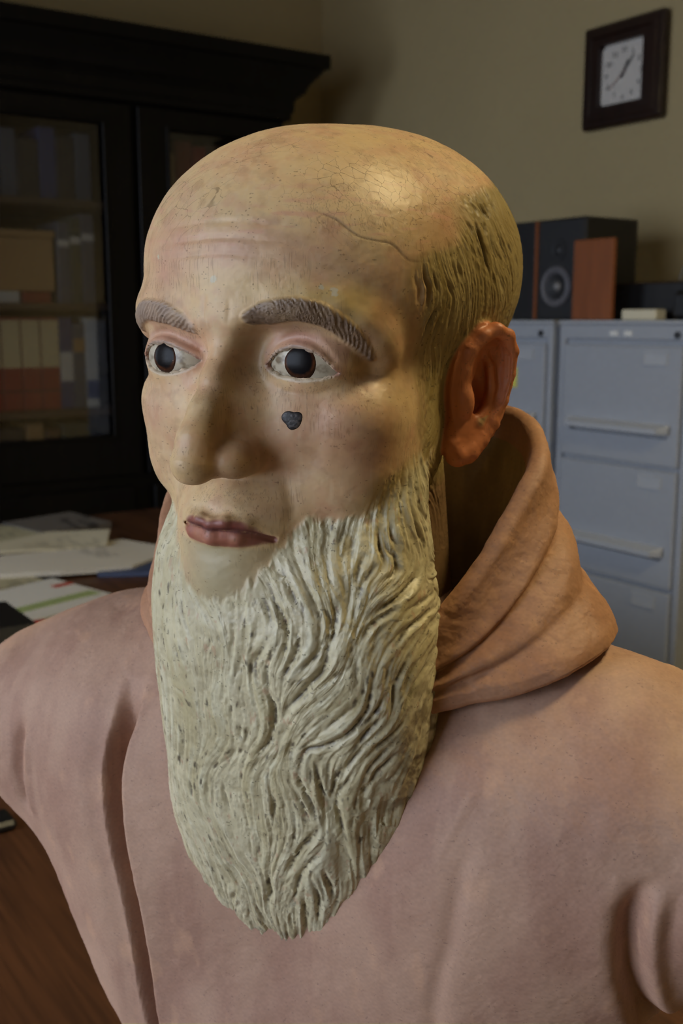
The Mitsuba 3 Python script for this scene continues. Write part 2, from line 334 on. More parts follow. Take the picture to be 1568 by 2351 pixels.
sp = thing("loudspeaker", "black loudspeaker with round woofer on top of the cabinets", "loudspeaker")
speaker(sp, 2.10, 2.30, 1.962, 2.235, 1.33, 1.594, "black_plastic", 2.054, 1.418, .053, 1.512, .028)
put(sp + "__trim", box(2.094, 2.10, 2.129, 2.139, 1.332, 1.592), "orange_wood", smooth=False)
put("wooden_board", box(2.062, 2.078, 1.835, 1.968, 1.33, 1.531, .003), "orange_wood", "orange-brown wooden board standing before the black loudspeaker", "board")
rc = thing("receiver", "dark brown audio receiver to the right of the wooden board", "receiver")
put(rc + "__case", box(2.16, 2.48, 1.42, 1.915, 1.338, 1.424, .004), "dark_brown")
put(rc + "__face", box(2.154, 2.16, 1.425, 1.910, 1.342, 1.42, .001), "black_plastic")
for i in (0, .25):
    for j in (0, .32): put(rc + "__foot", box(2.18 + i, 2.21 + i, 1.44 + j, 1.47 + j, 1.33, 1.338), "black_plastic", smooth=False)
put("card_box", box(2.075, 2.115, 1.706, 1.812, 1.33, 1.356, .003), "cream_card", "small cream box lying before the dark receiver", "box")
put("black_thing", join(box(2.085, 2.135, 1.60, 1.672, 1.33, 1.40, .012)), "black_plastic", "black object standing at the receiver's near corner", "electronics")  # unidentified dark thing, stood in by a rounded block
g = np.linspace(0, math.pi, 30)
put("cable", tube(np.stack([2.17 + .01 * np.sin(g * 2), 1.66 + .055 * np.cos(g), 1.4265 + .07 * np.sin(g)], 1), .0045), "wire_grey", "grey cable arching over the receiver", "cable")

# ---------------------------------------------------------------- the wall clock
WX = R["x1"]
ck = thing("wall_clock", "square dark wooden wall clock with white dial", "clock")
y0, y1, z0, z1 = 2.092, 2.392, 1.897, 2.190
iy0, iy1, iz0, iz1 = 2.163, 2.330, 1.958, 2.130
fr = trimesh.boolean.difference([box(WX - .035, WX - .001, y0, y1, z0, z1, .008), box(WX - .06, WX - .010, iy0, iy1, iz0, iz1)], engine="manifold")
put(ck + "__frame", fr, "frame_wood", smooth=False)
put(ck + "__moulding", join(*[box(WX - .041, WX - .030, *q, .004) for q in ((y0 + .02, y0 + .038, z0 + .02, z1 - .02), (y1 - .038, y1 - .02, z0 + .02, z1 - .02), (y0 + .02, y1 - .02, z0 + .02, z0 + .038), (y0 + .02, y1 - .02, z1 - .038, z1 - .02))]), "frame_wood")
from shapely.geometry import box as sbox
dial = trimesh.creation.extrude_polygon(sbox(iy0, iz0, iy1, iz1).buffer(-.02).buffer(.02), .004, engine="earcut")
dial.vertices = np.stack([WX - .012 - dial.vertices[:, 2], dial.vertices[:, 0], dial.vertices[:, 1]], 1)
put(ck + "__dial", dial, "clock_white", smooth=False)
cy, cz = (iy0 + iy1) / 2, (iz0 + iz1) / 2
for k in range(12):
    m = mk.text_mesh(str(k or 12), .013, .0006, bold=True)
    m.vertices[:, :2] -= m.bounds.mean(0)[:2]
    q = math.radians(90 - 30 * k)
    yy, zz = -math.cos(q) * .066, math.sin(q) * .066
    m.vertices = np.stack([WX - .0162 - m.vertices[:, 2], cy + yy - m.vertices[:, 0], cz + zz + m.vertices[:, 1]], 1)
    put(ck + "__numeral", m, "ink_black", smooth=False)
def hand(length, w, deg, x, mat):
    q = math.radians(90 - deg)
    u = np.array([-math.cos(q), math.sin(q)]); s = np.array([-u[1], u[0]])
    p = [-.014 * u + s * w * .6, length * .9 * u + s * w * .5, length * u, length * .9 * u - s * w * .5, -.014 * u - s * w * .6]
    m = trimesh.creation.extrude_polygon(Polygon(p), .0008, engine="earcut")
    m.vertices = np.stack([x - m.vertices[:, 2], cy + m.vertices[:, 0], cz + m.vertices[:, 1]], 1)
    put(ck + "__hand", m, mat, smooth=False)
hand(.040, .007, 28, WX - .0175, "ink_black")
hand(.060, .0045, 40, WX - .0188, "ink_black")
hand(.062, .002, 232, WX - .020, "hand_red")
put(ck + "__hub", turned([(0, .006), (.004, .006), (.004, 0)], (WX - .016, cy, cz), "-x", 16), "ink_black")
# ---------------------------------------------------------------- sculpting tools (signed distances in millimetres)
def v3(*a): return np.array(a, float)

def ell(p, c, r, rot=None):
    q = p - v3(*c)
    if rot is not None: q = q @ rot
    r = v3(*r)
    k0 = np.linalg.norm(q / r, axis=1); k1 = np.linalg.norm(q / (r * r), axis=1)
    return k0 * (k0 - 1) / np.maximum(k1, 1e-9)

def cap(p, a, b, ra, rb=None):
    rb = ra if rb is None else rb
    a, b = v3(*a), v3(*b)
    ab = b - a
    t = np.clip(((p - a) @ ab) / (ab @ ab), 0, 1)
    return np.linalg.norm(p - a - t[:, None] * ab, axis=1) - (ra + (rb - ra) * t)

def chain(p, pts, rs, k=0.0):
    d = None
    for i in range(len(pts) - 1):
        e = cap(p, pts[i], pts[i + 1], rs[i], rs[i + 1])
        d = e if d is None else (smin(d, e, k) if k else np.minimum(d, e))
    return d

def smin(a, b, k):
    h = np.maximum(k - np.abs(a - b), 0) / k
    return np.minimum(a, b) - h * h * k * 0.25

def smax(a, b, k): return -smin(-a, -b, k)

def loft(p, table, n=2.4, k=0.0):
    """Stack of super-ellipse sections: rows (z, cx, half width, front y, back y), top to bottom in rising z order."""
    t = np.array(sorted(table), float)
    f = PchipInterpolator(t[:, 0], t[:, 1:])(np.clip(p[:, 2], t[0, 0], t[-1, 0]))
    cx, a, yf, yb = f.T
    cy, b = (yf + yb) / 2, (yf - yb) / 2
    q = ((np.abs(p[:, 0] - cx) / a) ** n + (np.abs(p[:, 1] - cy) / b) ** n) ** (1 / n)
    d = (q - 1) * np.minimum(a, b) * 0.9
    end = np.maximum(p[:, 2] - t[-1, 0], t[0, 0] - p[:, 2])
    return smax(d, end, k) if k else np.maximum(d, end)

def surface_net(fn, lo, hi, h, block=6, slack=1.7):
    """Vertices and triangles of the zero level of fn inside the box, by naive surface nets on cells of size h, evaluated near the surface only."""
    lo = np.asarray(lo, float)
    n = np.ceil((np.asarray(hi) - lo) / h / block).astype(int) * block
    nb = n // block
    ci = np.stack(np.meshgrid(*[np.arange(k) for k in nb], indexing="ij"), -1).reshape(-1, 3)
    dc = fn(lo + (ci + 0.5) * block * h)
    near = np.abs(dc) < block * h * slack
    D = np.repeat(np.repeat(np.repeat((np.sign(dc) * 99).reshape(nb), block, 0), block, 1), block, 2).astype(np.float32)
    loc = np.stack(np.meshgrid(*[np.arange(block)] * 3, indexing="ij"), -1).reshape(-1, 3)
    for s in range(0, near.sum(), 2000):
        idx = (ci[near][s:s + 2000, None] * block + loc[None]).reshape(-1, 3)
        D[idx[:, 0], idx[:, 1], idx[:, 2]] = fn(lo + (idx + 0.5) * h)
    inside = D < 0
    c = [inside[x:inside.shape[0] - 1 + x, y:inside.shape[1] - 1 + y, z:inside.shape[2] - 1 + z] for x in (0, 1) for y in (0, 1) for z in (0, 1)]
    cnt = sum(a.astype(np.int8) for a in c)
    cell = np.argwhere((cnt > 0) & (cnt < 8))
    num = -np.ones(np.array(D.shape) - 1, np.int64)
    num[cell[:, 0], cell[:, 1], cell[:, 2]] = np.arange(len(cell))
    off = np.array([(x, y, z) for x in (0, 1) for y in (0, 1) for z in (0, 1)])
    val = np.stack([D[cell[:, 0] + o[0], cell[:, 1] + o[1], cell[:, 2] + o[2]] for o in off], 1)
    acc, wt = np.zeros((len(cell), 3)), np.zeros(len(cell))
    for i in range(8):
        for j in range(i + 1, 8):
            if np.abs(off[i] - off[j]).sum() == 1:
                m = (val[:, i] < 0) != (val[:, j] < 0)
                t = np.clip(val[m, i] / (val[m, i] - val[m, j]), 0, 1)[:, None]
                acc[m] += off[i] + t * (off[j] - off[i]); wt[m] += 1
    V = lo + (cell + 0.5 + acc / wt[:, None]) * h
    F = []
    for ax in range(3):
        o1, o2 = [(1, 2), (2, 0), (0, 1)][ax]
        a = np.moveaxis(inside, ax, 0)
        ed = np.argwhere(np.moveaxis(a[:-1] != a[1:], 0, ax))
        ed = ed[(ed[:, o1] > 0) & (ed[:, o2] > 0) & (ed[:, o1] < D.shape[o1] - 1) & (ed[:, o2] < D.shape[o2] - 1)]
        flip = ~inside[ed[:, 0], ed[:, 1], ed[:, 2]]
        q = []
        for d1, d2 in ((0, 0), (1, 0), (1, 1), (0, 1)):
            e = ed.copy(); e[:, o1] -= d1; e[:, o2] -= d2
            q.append(num[e[:, 0], e[:, 1], e[:, 2]])
        q = np.stack(q, 1)
        q = q[(q >= 0).all(1)] if (q < 0).any() else q
        q[flip[:len(q)]] = q[flip[:len(q)]][:, ::-1]
        F += [q[:, [0, 1, 2]], q[:, [0, 2, 3]]]
    return V, np.vstack(F)

def gradient(fn, p, e=0.4):
    k = np.array([[1, -1, -1], [-1, -1, 1], [-1, 1, -1], [1, 1, 1]], float)
    return sum(s * fn(p + e * s)[:, None] for s in k) / (4 * e)

def settle(fn, V, steps=1):
    """Moves the vertices onto the zero level of fn."""
    for _ in range(steps):
        g = gradient(fn, V)
        V = V - np.clip(fn(V), -1.5, 1.5)[:, None] * g / np.maximum((g * g).sum(1, keepdims=True), 0.2)
    return V

def split_faces(V, F, pick):
    """Splits the picked triangles in four (their neighbours in two or three, so that no gap opens)."""
    e = np.sort(np.vstack([F[:, [0, 1]], F[:, [1, 2]], F[:, [2, 0]]]), 1)
    key = e[:, 0].astype(np.int64) * len(V) + e[:, 1]
    u, inv = np.unique(key, return_inverse=True)
    inv = inv.reshape(3, -1).T
    used = np.zeros(len(u), bool); used[inv[pick].ravel()] = True
    new = -np.ones(len(u), np.int64); new[used] = len(V) + np.arange(used.sum())
    a, b = u[used] // len(V), u[used] % len(V)
    V = np.vstack([V, (V[a] + V[b]) / 2])
    m = new[inv]; k = (m >= 0).sum(1)
    out = [F[k == 0]]
    f, g = F[k == 3], m[k == 3]
    out += [np.stack([f[:, 0], g[:, 0], g[:, 2]], 1), np.stack([f[:, 1], g[:, 1], g[:, 0]], 1), np.stack([f[:, 2], g[:, 2], g[:, 1]], 1), g]
    for i in range(3):
        j, l = (i + 1) % 3, (i + 2) % 3
        s = (k == 1) & (m[:, i] >= 0)
        f, g = F[s], m[s]
        out += [np.stack([f[:, i], g[:, i], f[:, l]], 1), np.stack([g[:, i], f[:, j], f[:, l]], 1)]
        s = (k == 2) & (m[:, i] < 0)
        f, g = F[s], m[s]
        out += [np.stack([f[:, l], g[:, l], g[:, j]], 1), np.stack([f[:, i], f[:, j], g[:, j]], 1), np.stack([f[:, i], g[:, j], g[:, l]], 1)]
    return V, np.vstack(out)
# ---------------------------------------------------------------- the head, in its own frame (mm): x to the bust's left, y forward, z up, origin between the eyes' depth and the ears
EYE = {1: v3(33.8, 71.6, -1.3), -1: v3(-35.0, 71.2, -4.8)}
EYE_R = v3(19, 13.4, 14.0)
def eye_rot(s):
    a = math.radians(12) * s
    return np.array([[math.cos(a), math.sin(a), 0], [-math.sin(a), math.cos(a), 0], [0, 0, 1.0]])
LID = {1: (np.array([[16.5, -3.6], [19.5, -1.2], [24.1, 3.0], [33.0, 5.4], [41.0, 3.7], [46.0, 0.0], [50.0, -4.6]]),
           np.array([[16.5, -3.6], [20.0, -5.6], [26.6, -7.4], [36.2, -8.0], [43.2, -7.0], [50.0, -4.6]])),
       -1: (np.array([[-52.0, -5.6], [-48.0, -0.6], [-45.0, 1.2], [-36.7, 2.4], [-26.5, 0.0], [-18.0, -4.2]]),
            np.array([[-52.0, -5.6], [-46.3, -10.0], [-37.1, -11.2], [-28.2, -9.8], [-21.3, -7.0], [-18.0, -4.2]]))}
LIDF = {s: [PchipInterpolator(c[:, 0], c[:, 1]) for c in LID[s]] for s in LID}
EAR_O, EAR_1, EAR_3 = v3(77, 3, -18), v3(0.5, -0.866, 0), v3(0.866, 0.5, 0)
BROW = {1: np.array([[15.0, 92, 17.4], [25, 90.5, 20.4], [34.5, 87, 21.8], [43, 81.5, 20.0], [51, 74, 14.0], [56, 67.5, 7.4], [58, 63, 2.0]]),
        -1: np.array([[-15.5, 92, 10.8], [-23.6, 90.5, 13.6], [-32.8, 88, 16.4], [-44, 83.0, 16.8], [-53, 76, 14.0], [-60, 68.0, 7.0]])}
# the beard's sections: z, right edge, left edge, front, back
BEARD_ROWS = [(-315, 0, 34, 57, 12), (-308, -25, 43, 63, 11), (-296, -41, 51, 69, 10), (-278, -50, 60, 76, 8), (-250, -55, 71, 84, 6), (-215, -57, 83, 90, 4), (-170, -58, 87, 96, 2),
              (-130, -59, 85, 99, 2), (-100, -57, 80, 95, 2), (-80, -54, 75.5, 84, 4), (-60, -53, 72.5, 70, 6), (-40, -54, 72, 56, 10), (-20, -54, 71.5, 40, 6), (5, -54, 69, 26, 2)]
BEARD_ROWS = [(z, (a + b) / 2, (b - a) / 2, f, k) for z, a, b, f, k in BEARD_ROWS]

def near(d, p, c, r, fn):
    """Lets fn(d, p) rework the distances of the points within the box c +- r."""
    m = (np.abs(p - v3(*c)) < v3(*r)).all(1)
    if m.any():
        d = d.copy(); d[m] = fn(d[m], p[m])
    return d

def on_ear(p):
    q = p - EAR_O
    return np.stack([q @ EAR_1, q[:, 2], q @ EAR_3], 1)

def sd_ear(p):
    q = on_ear(p)
    rim = [(-1.5, -1, -1), (-0.5, 9, 0), (2.6, 18, 1), (8.4, 24.6, 2.5), (15.2, 27.4, 3.5), (21.6, 24.5, 4), (24.8, 17, 4), (24.8, 6, 3), (22.2, -6.6, 2), (17.2, -17, 1), (11.5, -24.5, 0.5), (4, -30.5, 0.5), (-2.0, -31.5, 0), (-5, -27, -1)]
    rr = [3.4, 3.2, 3.1, 3.1, 3.2, 3.2, 3.0, 2.9, 3.0, 3.5, 4.2, 5.2, 5.6, 4.5]
    d = chain(q, rim, rr, 1.5)
    plate = np.maximum(np.linalg.norm((q[:, :2] - v3(10, 0.5)) / v3(18, 29), axis=1) * 18 - 18, np.abs(q[:, 2] + 6.2) - 6.4)
    lower = ell(q, (2, -23, -1), (11, 12, 4.2))
    d = smin(smin(d, plate, 4), lower, 4)
    d = smin(d, ell(q, (0.5, -6, 1.0), (4.8, 8.0, 4.4)), 2.5)           # tragus
    d = smax(d, -chain(q, [(15, 22, 4), (22, 15, 4.8), (22.6, 4, 4.5), (19.6, -7, 4)], [1.4, 1.4, 1.4, 1.0]), 1.2)   # furrow inside the rim
    d = smin(d, chain(q, [(-1.5, -2, -5), (4, 10, -8), (3, -14, -9), (-3, -24, -5)], [4.5, 7, 7, 4.5]), 4)   # root
    return d

def ear_on(d, p):
    """Joins the ear to the head and hollows both."""
    q = on_ear(p)
    d = smin(d, sd_ear(p), 3.0)
    d = smax(d, -ell(q, (14.0, 4, 4.0), (8.6, 16.5, 9.0)), 1.5)
    d = smax(d, -ell(q, (9.6, -3.5, 0.0), (6.2, 10.0, 9.5)), 2.0)
    return smin(d, chain(q, [(12, 18, -3), (16.6, 10, -2.2), (18.2, 0, -1.6), (16, -9, -0.8), (9, -16.5, 0.5)], [1.5, 1.8, 2.0, 2.3, 2.8], 1.5), 2.5)

def nose_on(d, p):
    nose = chain(p, [(0, 85.5, 12), (0, 88.5, 2), (0, 96, -9), (0.3, 105.2, -22), (0.5, 111.2, -33), (0.4, 113.6, -42.5)], [6.6, 5.6, 5.4, 5.8, 7.4, 10.0], 6)
    nose = smin(nose, chain(p, [(0, 76, -2), (0, 84, -22), (0, 90, -42)], [10, 14, 17.5], 6), 9)
    nose = smin(nose, ell(p, (13.6, 97.6, -42.4), (7.8, 14.0, 8.6)), 5.5)
    nose = smin(nose, ell(p, (-12.0, 97.0, -41.5), (7.0, 11.0, 8.4)), 5)
    nose = smax(nose, -(p[:, 2] + 52.0 + 0.12 * np.clip(p[:, 1] - 102, -5, 20)), 5)
    for s in (1, -1): nose = smax(nose, -ell(p, (s * 9.0, 103, -54.5), (4.6, 9, 5.0)), 2)
    for s in (1, -1): nose = smin(nose, ell(p, (s * 25, 72, -28), (21, 15, 25)), 12)
    d = smin(d, nose, 4)
    d = smax(d, -chain(p, [(13, 101.5, -31), (17.5, 99.0, -31.5), (21.8, 96.0, -35), (24.0, 94.5, -40.5), (23.2, 95.5, -48)], [0.4, 0.9, 1.4, 1.7, 1.5]), 3.0)
    return smax(d, -ell(p, (15, 97.5, -2), (6, 9, 11)), 7)

def eye_on(s):
    e, rot = EYE[s], eye_rot(s)
    u, l = LIDF[s]
    def on_ball(x, z, r):
        """The point of the grown eyeball in front of (x, z)."""
        y = np.linspace(e[1], e[1] + 20, 200)
        k = np.argmin(np.abs(ell(np.stack([np.full(200, x), y, np.full(200, z)], 1), e, EYE_R + r, rot)))
        return (x, y[k], z)
    a, b = np.sort(LID[s][0][[0, -1], 0])
    up = [on_ball(x, u(x) + 4.6, 2.2) for x in np.linspace(a + 1, b - 1, 8)]
    def fn(d, p):
        ball = ell(p, e, EYE_R, rot)
        lid = np.maximum(ball - 1.7, e[1] - 14 - p[:, 1])
        d = smin(d, lid, 6.0)
        d = smax(d, -chain(p, up, [0.6, 1.0, 1.2, 1.3, 1.3, 1.2, 1.0, 0.6]), 2.4)   # crease over the upper lid
        xx = np.clip(p[:, 0], a, b)
        gap = np.maximum(np.maximum(p[:, 2] - u(xx), l(xx) - p[:, 2]), np.abs(p[:, 0] - xx))
        return smax(d, -np.maximum(gap, np.maximum(-0.9 - ball, e[1] - p[:, 1])), 0.9)
    return fn

def mouth_on(d, p):
    u1 = [(-20.5, 84.5, -76.2), (-13, 96.5, -72.4), (-5, 102.2, -70.8), (1.5, 103.3, -71.6), (8, 102.0, -70.6), (16, 96.8, -71.6), (24.5, 86.8, -77.2)]
    d = smin(d, chain(p, u1, [1.0, 1.9, 2.4, 2.2, 2.4, 1.9, 1.0], 2), 4)
    l1 = [(-20, 84.5, -78.2), (-11, 97.0, -78.0), (1, 101.3, -77.8), (12, 97.6, -77.6), (23.5, 87, -79.0)]
    d = smin(d, chain(p, l1, [1.4, 3.2, 4.0, 3.6, 1.4], 2), 2.5)
    ml = [(-21.5, 90, -77.2), (-13, 100.5, -74.4), (-5, 106, -73.3), (1.5, 107, -73.9), (8, 105.6, -73.3), (16, 100, -74.2), (25.5, 89.5, -78.4)]
    d = smax(d, -chain(p, ml, [0.6, 0.7, 0.7, 0.7, 0.8, 1.0, 1.2]), 1.6)
    d = smax(d, -cap(p, (1.5, 112, -58), (1.5, 110.5, -65), 1.5, 2.0), 4)   # philtrum
    return smax(d, -cap(p, (-10, 105, -86.5), (12, 104.5, -86.5), 2.0), 5)  # under the lip

EYE_ON = {s: eye_on(s) for s in (1, -1)}

def sd_skin(p):
    d = ell(p, (0, -14, 28), (80, 98, 73.5))
    for s in (1, -1): d = smin(d, ell(p, (s * 26.5, -36, 36.5), (53, 57.5, 51.5)), 30)
    d = smin(d, ell(p, (-1, 32, 36), (68.5, 58.5, 53.6)), 26)
    d = smin(d, ell(p, (3.2, 18, -38), (67.2, 66, 66)), 16)
    for s in (1, -1):
        w = 46 if s > 0 else -41
        d = smin(d, ell(p, (w, 57, -26), (23, 25, 19)), 16)             # cheek bones
        d = smin(d, ell(p, (w * 0.9, 56, -52), (24, 24, 26)), 16)
        d = smin(d, chain(p, BROW[s] - v3(0, 9, -1.5), [7, 7.5, 8, 8.5, 8.5, 8, 7][:len(BROW[s])], 5), 9)
    d = smin(d, ell(p, (0, 84, 16), (16, 11, 12)), 10)                  # between the brows
    d = smin(d, ell(p, (0, 64, -76), (36, 37, 30)), 14)                 # mouth
    d = smin(d, ell(p, (0, 70, -100), (30, 30, 22)), 14)                # chin
    for s in (1, -1):
        e = EYE[s]
        d = smax(d, -ell(p, e + v3(-s * 4, 20, 3.5), (19 if s > 0 else 15, 14, 11.5)), 9)   # socket
        d = smax(d, -ell(p, e + v3(-s * 15, 22, 1), (8, 14, 13)), 8)
    d = near(d, p, (0, 95, -22), (50, 50, 50), nose_on)
    for s in (1, -1): d = near(d, p, EYE[s] + v3(0, 10, 0), (28, 22, 26), EYE_ON[s])
    d = near(d, p, (0, 95, -75), (42, 32, 30), mouth_on)
    d = smin(d, cap(p, (0, -22, -50), (4, -36, -190), 52, 58), 12)
    return near(d, p, (84, -8, -18), (30, 34, 48), ear_on)

BEARD_TOP = PchipInterpolator([-80, -62, -40, -27, -20, -9, 12, 22, 29, 36, 46, 58, 66, 72, 80], [-30, -52, -66, -72, -85, -87, -87, -81, -71, -57.5, -55, -52, -46, -38, -30])
def sd_beard(p):
    low = np.clip((-262 - p[:, 2]) / 40, 0, 1)
    k = mk.noise(np.c_[p[:, 0] / 3.4, p[:, 1] / 30, p[:, 0] * 0], 77) + .6 * mk.noise(np.c_[p[:, 0] / 1.5, p[:, 1] / 30, p[:, 0] * 0], 78) - .8
    d = loft(p + np.stack([0 * k, 0 * k, low * 7.0 * k], 1), BEARD_ROWS, 2.5)
    return smax(d, (p[:, 2] - BEARD_TOP(np.clip(p[:, 0], -80, 80))) * 0.42, 11)   # leaves the cheeks and the lips free

def sd_head(p): return smin(sd_skin(p), sd_beard(p), 5)
